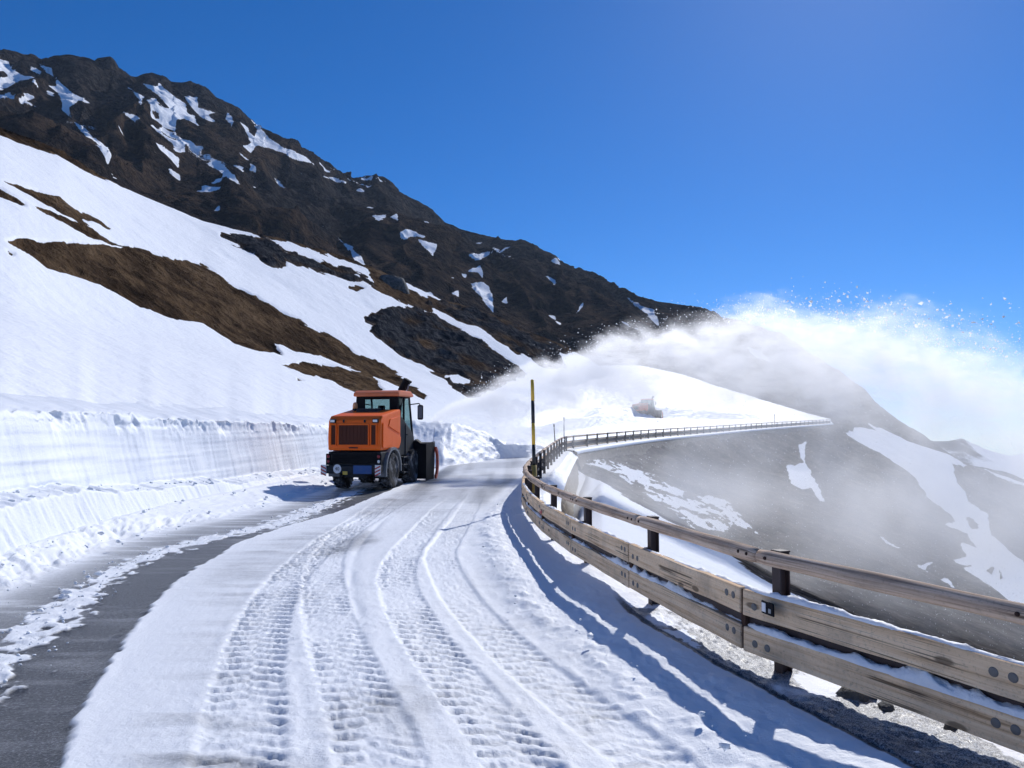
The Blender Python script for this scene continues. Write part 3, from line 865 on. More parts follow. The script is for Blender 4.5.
VAL = terrain_mat('valley_ground', [(0.36, (0.036, 0.033, 0.032)), (0.47, (0.095, 0.083, 0.074)), (0.55, (0.175, 0.148, 0.125)), (0.66, (0.30, 0.27, 0.235))], 2.2, 1.0, 0.6, 0.5, 0.5)
o = grid_mesh('valley_slope', P, VAL, {'snow': snow, 'rock': rock})
tag(o, 'brown valley slope with snow patches below the road', 'slope', kind='structure')

# ---- distant range
dpx = np.concatenate([np.arange(600, 1100, 2.0), np.arange(1100, 2200, 8.0)])
top = [(600, 452, 1000), (760, 448, 1000), (900, 449, 1000), (940, 441, 1000), (962, 437, 1000), (985, 446, 1000), (1010, 452, 1000), (1040, 448, 1000), (1120, 420, 980), (1250, 405, 960), (1500, 430, 940), (2200, 470, 900)]
R1 = make_row(top, dpx); R0 = R1.copy(); R0[:, 1] *= 0.62; R0[:, 0] *= 0.62; R0[:, 2] = -62
R3 = R1.copy(); R3[:, 1] *= 1.15; R3[:, 0] *= 1.15; R3[:, 2] = -62
P = build_rows([R0, R1, R3], [60, 30])
P[..., 2] += 11 * (ridged(P[..., 0] * 0.010, P[..., 1] * 0.008, 0, 5, 200) - 0.6) * np.concatenate([np.linspace(0, 1, 60), np.linspace(1, 0, 31)])[:, None]
o = grid_mesh('distant_range', P, MTN, {'snow': 0.5 + 0.6 * fbm(P[..., 0] * 0.015, P[..., 1] * 0.008, P[..., 2] * 0.025, 4, 201), 'rock': np.full(P.shape[:2], 0.4)})
tag(o, 'far mountain range across the valley', 'mountains', kind='structure')

# ---- ground to the horizon ---------------------------------------------------------
bm = bmesh.new()
bmesh.ops.create_circle(bm, cap_ends=True, segments=64, radius=2600)
for v in bm.verts: v.co.z = -60
t = NT('distant_ground')
c = t.coord('Object')
t.principled(t.mix(t.smooth(t.noise(c, 0.01, 5), 0.45, 0.6), (0.07, 0.06, 0.05), (0.8, 0.83, 0.87)), 0.8, 0.2)
o = obj('ground', bm, t.m)
tag(o, 'valley floor far below', 'ground', kind='structure')

# ================================================================== THINGS
# ---- boulder on the hillside
def rock_mesh(r, seed, squash=(1, 1, 1), sub=4, rough=0.35):
    bm = bmesh.new()
    bmesh.ops.create_icosphere(bm, subdivisions=sub, radius=1.0)
    co = np.array([v.co[:] for v in bm.verts])
    d = 1 + rough * fbm(co[:, 0] * 1.3, co[:, 1] * 1.3, co[:, 2] * 1.3, 4, seed) - 0.18 * ridged(co[:, 0] * 2, co[:, 1] * 2, co[:, 2] * 2, 2, seed + 3)
    for v, k in zip(bm.verts, d):
        q = v.co * k
        # planar facets
        for nrm, lim in (((0.3, -0.9, 0.2), 0.72), ((-0.8, -0.3, 0.3), 0.75), ((0.1, 0.1, 1), 0.7), ((0.9, -0.1, 0.2), 0.78)):
            n_ = Vector(nrm).normalized(); e = q.dot(n_) - lim
            if e > 0: q = q - n_ * e * 0.85
        v.co = Vector((q.x * squash[0], q.y * squash[1], q.z * squash[2])) * r
    return bm


t = NT('grey_rock')
c = t.coord('Object')
n1 = t.noise(c, 2.2, 7, 0.65); n2 = t.noise(c, 9, 5, 0.6)
t.principled(t.ramp(n1, [(0.3, (0.03, 0.033, 0.037)), (0.5, (0.085, 0.088, 0.09)), (0.72, (0.17, 0.17, 0.165))]), 0.85, 0.2, normal=t.bump(n2, 0.7, 0.15))
ROCKM = t.m
Pb = unproj(390, 291, 120)
o = obj('boulder', rock_mesh(3.3, 5, (1.0, 0.9, 0.75)), ROCKM, smooth=True)
o.location = (Pb[0], Pb[1], Pb[2] + 0.3)
tag(o, 'big grey boulder standing on the ridge of the hillside above the snow', 'boulder')

# rocks at the road edge below the guardrail
for i, (qx, qy, r, lab) in enumerate(((858, 698, 0.10, 'largest dark stone at the road edge under the guardrail'), (886, 709, 0.055, 'smaller dark stone right of the largest stone under the guardrail'), (792, 668, 0.035, 'pebble sized dark stone close beside the nearest guardrail post'), (950, 728, 0.04, 'small dark stone at the right end of the gritty strip'))):
    g = ground(qx, qy, 0.06)
    o = obj('rock', rock_mesh(r, 20 + i, (1.35, 0.9, 0.65), 3), ROCKM, smooth=True)
    o.location = (g[0], g[1], g[2] + r * 0.2); o.rotation_euler = (0, 0, i * 1.3)
    tag(o, lab, 'rock', 'stones under the guardrail')

# ---- guardrail -----------------------------------------------------------------------
def wood_mat(name, stops, sx=0.6):
    t = NT(name)
    c = t.coord('Object')
    oi = t.n('ShaderNodeObjectInfo')
    ad = t.n('ShaderNodeVectorMath', operation='ADD'); t.link(c, ad.inputs[0])
    cm = t.n('ShaderNodeCombineXYZ'); t.link(t.math('MULTIPLY', oi.outputs['Random'], 50.0), cm.inputs[0]); t.link(t.math('MULTIPLY', oi.outputs['Random'], 9.0), cm.inputs[2]); t.link(cm.outputs[0], ad.inputs[1])
    mp = t.n('ShaderNodeMapping'); t.link(ad.outputs[0], mp.inputs[0]); mp.inputs['Scale'].default_value = (sx, 26, 26)
    n1 = t.noise(mp.outputs[0], 1.8, 7, 0.65, 0.15)
    n2 = t.noise(ad.outputs[0], 2.2, 4, 0.6)
    kn = t.n('ShaderNodeTexVoronoi'); mk = t.n('ShaderNodeMapping'); t.link(ad.outputs[0], mk.inputs[0]); mk.inputs['Scale'].default_value = (2.2, 6.0, 6.0)
    t.link(mk.outputs[0], kn.inputs['Vector']); kn.inputs['Scale'].default_value = 1.0
    knot = t.smooth(kn.outputs['Distance'], 0.16, 0.10)
    col = t.ramp(n1, stops)
    col = t.mix(t.math('MULTIPLY', t.smooth(n2, 0.45, 0.75), 0.5), col, (0.20, 0.17, 0.14))
    col = t.mix(t.math('MULTIPLY', knot, 0.7), col, (0.07, 0.045, 0.03))
    mc = t.n('ShaderNodeMapping'); t.link(ad.outputs[0], mc.inputs[0]); mc.inputs['Scale'].default_value = (0.18, 20, 20)
    n3 = t.noise(mc.outputs[0], 1.0, 2, 0.5, 0.0)
    crack = t.smooth(t.math('ABSOLUTE', t.math('SUBTRACT', n3, 0.5)), 0.022, 0.004)
    gate = t.smooth(t.noise(ad.outputs[0], 1.7, 2, 0.5), 0.48, 0.6)
    crack = t.math('MULTIPLY', crack, gate)
    col = t.mix(t.math('MULTIPLY', crack, 0.75), col, (0.05, 0.035, 0.025))
    n4 = t.noise(ad.outputs[0], 55, 4, 0.7)
    col = t.mix(t.math('MULTIPLY', t.smooth(n4, 0.52, 0.72), 0.35), col, (0.16, 0.13, 0.11))
    t.principled(col, 0.8, 0.08, normal=t.bump(t.math('SUBTRACT', n1, t.math('MULTIPLY', crack, 0.8)), 0.45, 0.008))
    return t.m


PLANK = wood_mat('weathered_plank', [(0.28, (0.36, 0.22, 0.12)), (0.38, (0.72, 0.49, 0.295)), (0.54, (0.87, 0.645, 0.425)), (0.75, (0.92, 0.74, 0.54))])
LOG = wood_mat('weathered_log', [(0.30, (0.20, 0.13, 0.09)), (0.43, (0.49, 0.345, 0.245)), (0.57, (0.69, 0.53, 0.40)), (0.75, (0.79, 0.66, 0.54))])
STEEL = mat_paint('rusty_brown_steel', (0.045, 0.033, 0.036), 0.6, 0.6, 0.3, (0.09, 0.05, 0.035))
BOLT = mat_paint('galvanised_bolt', (0.30, 0.32, 0.34), 0.5, 0.3, 0.5, (0.12, 0.1, 0.09), 0.6)
ZINC = mat_paint('dull_zinc', (0.17, 0.165, 0.16), 0.6, 0.5, 0.4, (0.08, 0.06, 0.05), 0.3)
RUSTP = mat_paint('stained_end_plate', (0.055, 0.028, 0.02), 0.7, 0.4, 0.2, (0.02, 0.015, 0.012))
BLACKP = mat_paint('black_plastic', (0.008, 0.008, 0.010), 0.7, 0.2, 0.12, (0.025, 0.025, 0.03))
WHITEP = mat_paint('white_reflector', (0.75, 0.76, 0.78), 0.4, 0.2)
REDP = mat_paint('red_paint', (0.45, 0.045, 0.04), 0.5, 0.2)


def frame_from(a, b):
    """matrix with x along a->b, z up-ish; origin at a"""
    x = (Vector(b) - Vector(a)); L = x.length; x.normalize()
    y = Vector((0, 0, 1)).cross(x).normalized(); z = x.cross(y)
    M = Matrix((x, y, z)).transposed().to_4x4()
    M.translation = Vector(a)
    return M, L


def plank_bm(L, h, th, jag=True):
    bm = bmesh.new()
    box(bm, (L / 2, 0, 0), (L, th, h), 0.008, seg=2)
    return bm


def build_guardrail(root, pts, zfun, detail, hr=HR, joint=0.22):
    """pts: list of (x,y) post positions from near to far, zfun gives the ground height"""
    P3 = [Vector((x, y, zfun(i))) for i, (x, y) in enumerate(pts)]
    n = len(P3)
    def tang(i):
        a, b = P3[max(i - 1, 0)], P3[min(i + 1, n - 1)]
        t_ = (b - a); t_.z = 0
        return t_.normalized()
    def left(i):
        t_ = tang(i); return Vector((-t_.y, t_.x, 0))
    post_me = None
    for i in range(n):
        t_ = tang(i)
        rz = math.atan2(t_.y, t_.x)
        M = Matrix.Translation(P3[i]) @ Matrix.Rotation(rz, 4, 'Z')
        if post_me is None:
            bm = bmesh.new()
            # rolled steel channel post: web plus two flanges, with a cap
            box(bm, (0, 0.0, 0.18), (0.012, 0.066, 1.36), 0.002)
            box(bm, (0, 0.037, 0.18), (0.085, 0.010, 1.36), 0.002)
            box(bm, (0, -0.037, 0.18), (0.085, 0.010, 1.36), 0.002)
            box(bm, (0, 0.0, 0.866), (0.094, 0.092, 0.012), 0.003)
            box(bm, (0, 0.070, 0.50), (0.065, 0.056, 0.16), 0.004)
            box(bm, (0, 0.070, 0.25), (0.065, 0.056, 0.15), 0.004)
            o = obj('post', bm, STEEL, root, matrix=M); post_me = o.data
        else:
            o = bpy.data.objects.new('post', post_me); o.matrix_local = M; link(o, root)
    for i in range(n - 1):
        ta, tb = tang(i), tang(i + 1); la, lb = left(i), left(i + 1)
        # planks: joints a little beyond each post
        A = P3[i] + ta * joint + la * 0.138
        B = P3[i + 1] + tb * joint + lb * 0.138
        for h0, hh in ((0.500, 0.178), (0.250, 0.170)):
            a = A + Vector((0, 0, h0)); b = B + Vector((0, 0, h0))
            M, L = frame_from(a, b)
            gap = 0.012 if detail else 0.03
            bm = bmesh.new()
            box(bm, (L / 2, 0, 0), (L - 2 * gap, 0.062, hh), 0.008)
            if detail:
                # worn, slightly waney edges
                bmesh.ops.subdivide_edges(bm, edges=[e for e in bm.edges if abs((e.verts[0].co - e.verts[1].co).x) > 0.5], cuts=22, use_grid_fill=True)
                for v in bm.verts:
                    k = math.sin(v.co.x * 3.1 + i * 2) * 0.003 + math.sin(v.co.x * 7.7 + i) * 0.002
                    v.co.z += k
            pl = obj('plank', bm, PLANK, root, matrix=M @ Matrix.Translation((0, 0, 0)))
            if detail:
                for bx in (0.10, 0.195, L - 0.23, L - 0.12):
                    bb = bmesh.new()
                    lathe(bb, [(0.001, 0.037), (0.018, 0.0365), (0.024, 0.034), (0.026, 0.030), (0.026, 0.0)], 'y', 16)
                    obj('bolt', bb, ZINC, pl, True, Matrix.Translation((bx, 0.0, (0.02 if bx < 1 else -0.015))))
        if detail and i + 1 < n:
            q = B + Vector((0, 0, 0.375)) - lb * 0.012
            M, _ = frame_from(q, q + tb)
            bb = bmesh.new(); box(bb, (0, 0, 0), (0.05, 0.05, 0.415), 0.005)
            obj('end_plate', bb, RUSTP, root, matrix=M)
        bm = bmesh.new()
        M, L = frame_from(A + Vector((0, 0, 0.372)) - la * 0.030, B + Vector((0, 0, 0.372)) - lb * 0.030)
        box(bm, (L / 2, 0, 0), (L - 0.004, 0.02, 0.20), 0.004)
        obj('steel_band', bm, STEEL, root, matrix=M)
        # hand rail log
        a = P3[i] + ta * 0.10 + la * 0.09 + Vector((0, 0, hr - 0.0)); b = P3[i + 1] + tb * 0.10 + lb * 0.09 + Vector((0, 0, hr))
        M, L = frame_from(a, b)
        bm = bmesh.new()
        nseg = 22 if detail else 3
        prof = []
        for k in range(nseg + 1):
            x = L * k / nseg
            e = 0.006 if (k in (0, nseg)) else 0
            prof.append((0.055 - e + (0.0022 * math.sin(x * 5 + i * 3) if detail else 0), x))
        lathe(bm, prof, 'x', 16 if detail else 8)
        lg = obj('handrail', bm, LOG, root, True, M)
        if detail:
            for bx in (0.09, 0.2, L - 0.09):
                bb = bmesh.new()
                lathe(bb, [(0.001, 0.008), (0.010, 0.007), (0.013, 0.0), (0.012, -0.01)], 'y', 10)
                obj('nail', bb, RUSTP, lg, True, Matrix.Translation((bx, 0.0545, 0.006)))


def zoff(Y): return -0.055 * float(sstep(5.7, 3.7, np.float64(Y)))
gr = empty('guardrail', (PATHG[3][0], PATHG[3][1], 0))
tag(gr, 'weathered timber guardrail along the near road edge, sunlit planks and log handrail', 'guardrail')
NEARP = PATHG[1:14]
FARP1 = PATHG[13:]
def rel(pts, root): return [(x - root.location.x, y - root.location.y) for x, y in pts]
npts = rel(NEARP, gr)
build_guardrail(gr, npts, lambda i: float(zg(NEARP[i][1])) + 0.015 + zoff(NEARP[i][1]) - gr.location.z, True)
# small reflector and red mark on the planks
def on_plank(i, along, hz):
    a, b = Vector((*NEARP[i], 0)), Vector((*NEARP[i + 1], 0))
    t_ = (b - a).normalized(); l_ = Vector((-t_.y, t_.x, 0))
    q = a + t_ * along + l_ * (0.142 + 0.033)
    q.z = float(zg(q.y)) + 0.015 + hz
    M, _ = frame_from(q - gr.location, q - gr.location + t_)
    return M
ip = NEARP.index((1.843, 5.35))
M = on_plank(ip, -0.12, 0.51)
bm = bmesh.new(); box(bm, (0, 0.006, 0), (0.14, 0.012, 0.085), 0.004)
rf = obj('reflector', bm, BLACKP, gr, matrix=M)
bm = bmesh.new(); box(bm, (0.038, 0.014, 0), (0.046, 0.005, 0.06), 0.003); obj('lens', bm, WHITEP, rf)
bm = bmesh.new(); box(bm, (-0.032, 0.014, -0.012), (0.03, 0.005, 0.03), 0.003); obj('lens', bm, BOLT, rf)
M = on_plank(NEARP.index((0.63, 11.65)), 0.18, 0.45)
bm = bmesh.new()
prism(bm, [(-0.14, 0.02), (-0.02, -0.05), (-0.04, -0.015), (0.16, -0.045), (0.16, 0.005), (0.0, 0.02), (0.03, 0.05)], 'y', 0.0, 0.004)
obj('paint_mark', bm, REDP, gr, matrix=M)

gf = empty('guardrail', (FARP1[0][0], FARP1[0][1], float(zg(FARP1[0][1]))))
tag(gf, 'dark shaded stretch of guardrail beyond the yellow and black pole', 'guardrail')
fp = rel(FARP1, gf)
build_guardrail(gf, fp, lambda i: float(zg(FARP1[i][1])) + 0.015 - gf.location.z, False)

# far stretch round the bend
cps = np.array([unproj(p, q, d) for p, q, d in RAILF])
cps[0] = (2.95, 41.9, float(zg(41.9)) + HR + 0.015)
cps[1] = unproj(571, 436.6, 44.0)
seg = np.hypot(np.diff(cps[:, 0]), np.diff(cps[:, 1])); acc = np.concatenate([[0], np.cumsum(seg)])
npost = int(acc[-1] / 2.6) + 1
sp = np.linspace(0, acc[-1], npost)
FP = np.stack([np.interp(sp, acc, cps[:, j]) for j in range(3)], -1)
for j in range(3): FP[2:-2, j] = (FP[:-4, j] + FP[1:-3, j] + FP[2:-2, j] + FP[3:-1, j] + FP[4:, j]) / 5
gf2 = empty('guardrail', tuple(FP[0] - np.array([0, 0, HR])))
tag(gf2, 'far thin guardrail running right round the bend under the white hill', 'guardrail')
build_guardrail(gf2, [(p[0] - FP[0][0], p[1] - FP[0][1]) for p in FP], lambda i: float(FP[i][2] - FP[0][2]), False)

# ---- retaining wall below the bend ----------------------------------------------------
t = NT('rubble_stone')
c = t.coord('Object')
vo = t.n('ShaderNodeTexVoronoi', feature='DISTANCE_TO_EDGE'); mp = t.n('ShaderNodeMapping'); t.link(c, mp.inputs[0]); mp.inputs['Scale'].default_value = (1.0, 1.0, 1.6); t.link(mp.outputs[0], vo.inputs['Vector']); vo.inputs['Scale'].default_value = 2.6
vc = t.n('ShaderNodeTexVoronoi'); t.link(mp.outputs[0], vc.inputs['Vector']); vc.inputs['Scale'].default_value = 2.6
nn = t.noise(c, 7, 5, 0.65)
stn = t.ramp(t.math('ADD', t.math('MULTIPLY', vc.outputs['Distance'], 0.5), t.math('MULTIPLY', nn, 0.6)), [(0.25, (0.13, 0.10, 0.075)), (0.5, (0.24, 0.195, 0.145)), (0.75, (0.34, 0.29, 0.23))])
col = t.mix(t.smooth(vo.outputs['Distance'], 0.05, 0.0), stn, (0.10, 0.09, 0.08))
t.principled(col, 0.85, 0.2, normal=t.bump(t.math('ADD', t.smooth(vo.outputs['Distance'], 0.0, 0.1), nn), 0.8, 0.06))
STONE = t.m


def wall_strip(top, bot, thick, nlen, nh, seed):
    """closed rubble wall: outer face top->bottom, with a top and an inner face"""
    top = np.array(top); bot = np.array(bot)
    k = np.linspace(0, 1, nlen); kk = np.linspace(0, 1, len(top))
    T = np.stack([np.interp(k, kk, top[:, j]) for j in range(3)], -1); B = np.stack([np.interp(k, kk, bot[:, j]) for j in range(3)], -1)
    rows = []
    d = T - B; d[:, 2] = 0; d /= np.linalg.norm(d, axis=1, keepdims=True) + 1e-9
    rows.append(B + d * (thick + np.linalg.norm((T - B)[:, :2], axis=1, keepdims=True)))
    rows.append(T + d * thick)
    for i in range(nh + 1):
        s_ = i / nh
        R = T * (1 - s_) + B * s_
        n_ = fbm(R[:, 0] * 2.2, R[:, 1] * 2.2, R[:, 2] * 3, 3, seed) * 0.05
        R = R - d * n_[:, None]
        rows.append(R)
    return np.array(rows)


wt = [(0.62, 15.0), (0.80, 18), (1.03, 21.5), (1.36, 25.6), (1.72, 29.5), (2.14, 33.5), (2.6, 37.5), (3.17, 41.6)]
top = [(x, y, float(zg(y)) - 0.04) for x, y in wt]
bot = [(x + 0.62, y, float(zg(y)) - 1.75 + 0.02 * (y - 15)) for x, y in wt]
rw = empty('retaining_wall', (1.6, 25.6, -1.0))
tag(rw, 'rubble stone retaining wall with a snowy ledge below the back lit guardrail', 'retaining wall')
Wm = wall_strip(top, bot, 0.35, 220, 30, 140) - np.array([1.6, 25.6, -1.0])
o = grid_mesh('stonework', Wm, STONE, smooth=True, parent=rw)
# snow on the ledge
k = np.linspace(0, 1, 240); kk = np.linspace(0, 1, len(top)); ta = np.array(top)
T = np.stack([np.interp(k, kk, ta[:, j]) for j in range(3)], -1)
rows = []
for off_, hz_ in ((0.02, -0.05), (0.02, 0.02), (-0.02, 0.07), (-0.10, 0.10), (-0.22, 0.11), (-0.38, 0.10), (-0.40, -0.06)):
    R = T.copy(); R[:, 0] += off_ + 0.02 * fbm(R[:, 1] * 3, 0 * k, off_, 3, 141); R[:, 2] += hz_ + 0.04 * fbm(R[:, 1] * 1.5, 0 * k + off_ * 3, 0, 3, 142) * (hz_ > 0)
    rows.append(R)
o = grid_mesh('ledge_snow', np.array(rows), SNOWM)
tag(o, 'white snow lying along the ledge on top of the retaining wall', 'snow', kind='stuff')
# far wall below the thin guardrail
FPw = FP.copy(); FPw[:, 2] -= HR + 0.06
dv = np.gradient(FPw, axis=0); dv[:, 2] = 0; dv /= np.linalg.norm(dv, axis=1, keepdims=True)
rt = np.stack([dv[:, 1], -dv[:, 0], 0 * dv[:, 0]], -1)
topf = FPw + rt * 0.55; botf = FPw + rt * 1.2 - np.array([0, 0, 2.2])
org = topf[0]
rw2 = empty('retaining_wall', tuple(org))
tag(rw2, 'long grey stone wall below the far thin guardrail with a white snow line along its top', 'retaining wall')
o = grid_mesh('stonework', wall_strip(topf, botf, 0.35, 300, 8, 150) - org, STONE, parent=rw2)
rows = []
for off_, hz_ in ((0.04, -0.05), (0.05, 0.06), (-0.1, 0.16), (-0.6, 0.2), (-0.62, -0.05)):
    rows.append(topf + rt * off_ + np.array([0, 0, hz_]))
o = grid_mesh('ledge_snow', np.array(rows), SNOWM)
tag(o, 'thin white snow line along the top of the far stone wall', 'snow', kind='stuff')

# ---- snow poles -------------------------------------------------------------------
YEL = mat_paint('yellow_paint', (0.74, 0.44, 0.05), 0.45, 0.3, 0.4, (0.3, 0.26, 0.2))
BLK = mat_paint('black_paint', (0.015, 0.016, 0.02), 0.45, 0.3, 0.4, (0.10, 0.1, 0.1))
SLEEVE = mat_paint('dirty_yellow_sleeve', (0.34, 0.23, 0.06), 0.6, 0.6, 0.3, (0.12, 0.09, 0.06))
pb = (0.43, 16.6)
pz = float(zg(pb[1]))
pole = empty('snow_pole', (pb[0] + 0.06, pb[1], pz))
tag(pole, 'tall yellow and black banded snow pole standing at the guardrail bend', 'snow pole')
def lean(z): return (-0.045 * z * 0.4, 0, z)
ptop = unproj(530.5, 380.5, pb[1])[2] - pz
lv = [0.0, 0.92, unproj(534, 465, pb[1])[2] - pz, unproj(533.5, 444.5, pb[1])[2] - pz, unproj(532.5, 423, pb[1])[2] - pz, unproj(531.3, 400.5, pb[1])[2] - pz, ptop]
lv[1] = lv[2] - 0.02
bm = bmesh.new(); tube(bm, (0, 0, -0.2), lean(lv[2]), 0.058, 0.056, 14); obj('sleeve', bm, SLEEVE, pole, True)
for k_, m_ in ((2, BLK), (3, YEL), (4, BLK), (5, YEL)):
    bm = bmesh.new(); tube(bm, lean(lv[k_]), lean(lv[k_ + 1]), 0.038, 0.038, 14)
    obj('band', bm, m_, pole, True)
bm = bmesh.new(); tube(bm, lean(ptop), lean(ptop + 0.02), 0.038, 0.026, 14); obj('cap', bm, YEL, pole, True)
STK = mat_paint('weathered_stake', (0.12, 0.105, 0.09), 0.7, 0.3)
for (qx, qy0, qy1, d, r, lab) in ((555.5, 441, 424, 45, 0.035, 'short leaning wooden stake in the snow left of the guardrail corner'), (564, 437.5, 417, 46, 0.03, 'thin upright wooden stake at the guardrail corner'), (774.5, 424, 414, 112, 0.05, 'lone thin marker stake behind the far thin guardrail')):
    a = unproj(qx, qy0 + 4, d); b = unproj(qx - (1.6 if d == 45 else 0), qy1, d)
    o = empty('marker_stake', tuple(a))
    tag(o, lab, 'marker stake')
    bm = bmesh.new(); tube(bm, (0, 0, -0.4), tuple(b - a), r, r * 0.8, 8); obj('shaft', bm, STK, o, True)
    bm = bmesh.new(); tube(bm, tuple((b - a) * 0.86), tuple((b - a) * 1.0), r * 1.12, r * 1.0, 8); obj('tip_band', bm, BLK, o, True)

# ---- snow lying on the planks, crumbs ------------------------------------------------
def lumps(name, centres, radii, mat, seed=3, flat=0.7):
    bm = bmesh.new(); bmesh.ops.create_icosphere(bm, subdivisions=2, radius=1.0)
    base = np.array([v.co[:] for v in bm.verts]); fc = np.array([[v.index for v in f.verts] for f in bm.faces]); bm.free()
    n = len(centres)
    r = np.random.default_rng(seed)
    ph = r.random((n, 1, 3)) * 50
    q = base[None] * 1.6 + ph
    d = 1 + 0.9 * fbm(q[..., 0] * 1.3, q[..., 1] * 1.3, q[..., 2] * 1.3, 3, seed, 0.65)
    V = base[None] * d[..., None] * np.asarray(radii)[:, None, None] * np.array([1, 1, flat]) * (0.7 + 0.6 * r.random((n, 1, 3)))
    V = V + np.asarray(centres)[:, None]
    T = (fc[None] + (np.arange(n) * len(base))[:, None, None]).reshape(-1, 3)
    return tris_mesh(name, V.reshape(-1, 3), T, mat, True)


rows_u, rows_l = [], []
ARC = []
pts = []
for i in range(len(NEARP) - 1):
    a, b = np.array(NEARP[i]), np.array(NEARP[i + 1])
    nn_ = 70
    for k_ in range(nn_):
        pts.append(a + (b - a) * k_ / nn_)
pts = np.array(pts)
# follow the plank chords (joint offset 0.30 m along the path)
dv = np.gradient(pts, axis=0); dv /= np.linalg.norm(dv, axis=1, keepdims=True)
lf = np.stack([-dv[:, 1], dv[:, 0]], -1)
ac = np.concatenate([[0], np.cumsum(np.linalg.norm(np.diff(pts, axis=0), axis=1))])


def snow_ridge(name, h0, width, hgt, off0, thr, seed, label):
    cross = np.linspace(0, math.pi, 9)
    amt = np.clip(fbm(ac * 1.1, 0 * ac, seed, 3, 160 + seed) + thr, 0.03, 1.0) * (0.75 + 0.45 * fbm(ac * 9, 0 * ac, seed + 1, 3, 165))
    rows = []
    for c_ in cross:
        o_ = off0 + width * math.cos(c_) * (0.55 + 0.45 * np.clip(amt * 1.5, 0, 1)) + 0.008 * fbm(ac * 14, 0 * ac + c_ * 2, 0, 3, 170 + seed)
        z_ = h0 + hgt * math.sin(c_) * amt * (1 + 0.9 * fbm(ac * 13, 0 * ac + c_ * 2, 0, 4, 180 + seed, 0.6)) - 0.006
        rows.append(np.stack([pts[:, 0] + lf[:, 0] * o_, pts[:, 1] + lf[:, 1] * o_, zg(pts[:, 1]) + 0.015 - 0.055 * np.interp(pts[:, 1], [3.7, 5.35], [1, 0.1]) * (pts[:, 1] < 7) + z_], -1))
    o = grid_mesh(name, np.array(rows), SNOWM)
    tag(o, label, 'snow', kind='stuff')


snow_ridge('plank_snow', 0.332, 0.040, 0.070, 0.128, 0.65, 1, 'loose snow lying along the top of the lower guardrail plank')
snow_ridge('plank_snow', 0.586, 0.028, 0.040, 0.128, 0.30, 2, 'thin loose snow along the top of the upper guardrail plank')

cc, rr = [], []
for _ in range(620):      # crumbs on the shelf of the cut wall and at its foot
    i = rng.integers(60, len(sy) - 5)
    if rng.random() < 0.5:
        j = rng.integers(26, 42); q = Pw[i, j]; r_ = 0.008 + 0.045 * rng.random() ** 6
        cc.append(q + np.array([0, 0, r_ * 0.3])); rr.append(r_)
    else:
        o_ = rng.random() ** 1.5 * 1.3
        x_, y_ = sx[i] + o_ * 0.98, sy[i]
        r_ = 0.006 + 0.04 * rng.random() ** 7
        zz = float(zg(y_)) + 0.02 + 0.30 * max(0, 1 - o_ / 1.5) ** 2
        cc.append(np.array([x_, y_, zz + r_ * 0.4])); rr.append(r_)
for _ in range(120):
    y_ = 3 + rng.random() ** 1.4 * 18
    x_ = float(np.interp(y_, be_y, be_x)) + rng.normal(0, 0.16)
    r_ = 0.004 + 0.020 * rng.random() ** 8
    cc.append(np.array([x_, y_, float(zg(y_)) + 0.065 + r_ * 0.3])); rr.append(r_)
for _ in range(900):
    y_ = 3 + rng.random() ** 1.3 * 16
    x_ = float(np.interp(y_, st_y, st_x)) + rng.normal(0, 0.17)
    r_ = 0.004 + 0.014 * rng.random() ** 4
    cc.append(np.array([x_, y_, float(zg(y_)) + 0.012 + r_ * 0.4])); rr.append(r_)
o = lumps('snow_crumbs', np.array(cc), np.array(rr), SNOWM, 5)
tag(o, 'loose crumbs of snow along the wall and the ploughed edges', 'snow', kind='stuff')

# ---- snow blower ------------------------------------------------------------------------
ORG = mat_paint('orange_paint', (0.95, 0.146, 0.007), 0.42, 0.08, 0.25, (0.32, 0.15, 0.08))
ORGR = mat_paint('pale_orange_roof', (0.85, 0.20, 0.06), 0.45, 0.25, 0.5, (0.6, 0.34, 0.22))  # roof orange: paler than the hood, with random paler patches
DGR = mat_paint('dark_grey_plastic', (0.018, 0.021, 0.027), 0.6, 0.35, 0.25, (0.06, 0.065, 0.075))
GREYF = mat_paint('grey_fender', (0.16, 0.17, 0.185), 0.55, 0.4, 0.35, (0.3, 0.31, 0.33))
TYRE = mat_paint('snowy_rubber', (0.016, 0.016, 0.018), 0.8, 0.85, 0.2, (0.42, 0.44, 0.48))
RIM = mat_paint('grey_rim', (0.22, 0.22, 0.23), 0.5, 0.4, 0.5)
GRL = mat_paint('grille_mesh', (0.10, 0.026, 0.014), 0.7, 0.3, 0.3, (0.05, 0.03, 0.03))
LAMPW = mat_paint('lamp_glass', (0.8, 0.8, 0.78), 0.2, 0.1)
LAMPR = mat_paint('red_lamp', (0.28, 0.02, 0.03), 0.25, 0.1)
AMBER = mat_paint('amber_dome', (0.85, 0.36, 0.14), 0.25, 0.1)
BLUE = mat_paint('blue_cloth', (0.04, 0.10, 0.27), 0.8, 0.2)
YPL = mat_paint('yellow_plate', (0.6, 0.42, 0.05), 0.5, 0.2)
REDO = mat_paint('worn_red_steel', (0.60, 0.075, 0.03), 0.5, 0.5, 0.4, (0.4, 0.3, 0.27))
t = NT('cab_glass')
g = t.n('ShaderNodeBsdfGlass'); g.inputs['Color'].default_value = (0.66, 0.75, 0.74, 1); g.inputs['IOR'].default_value = 1.12; g.inputs['Roughness'].default_value = 0.02
t.link(g.outputs[0], t.out.inputs['Surface'])
GLASS = t.m


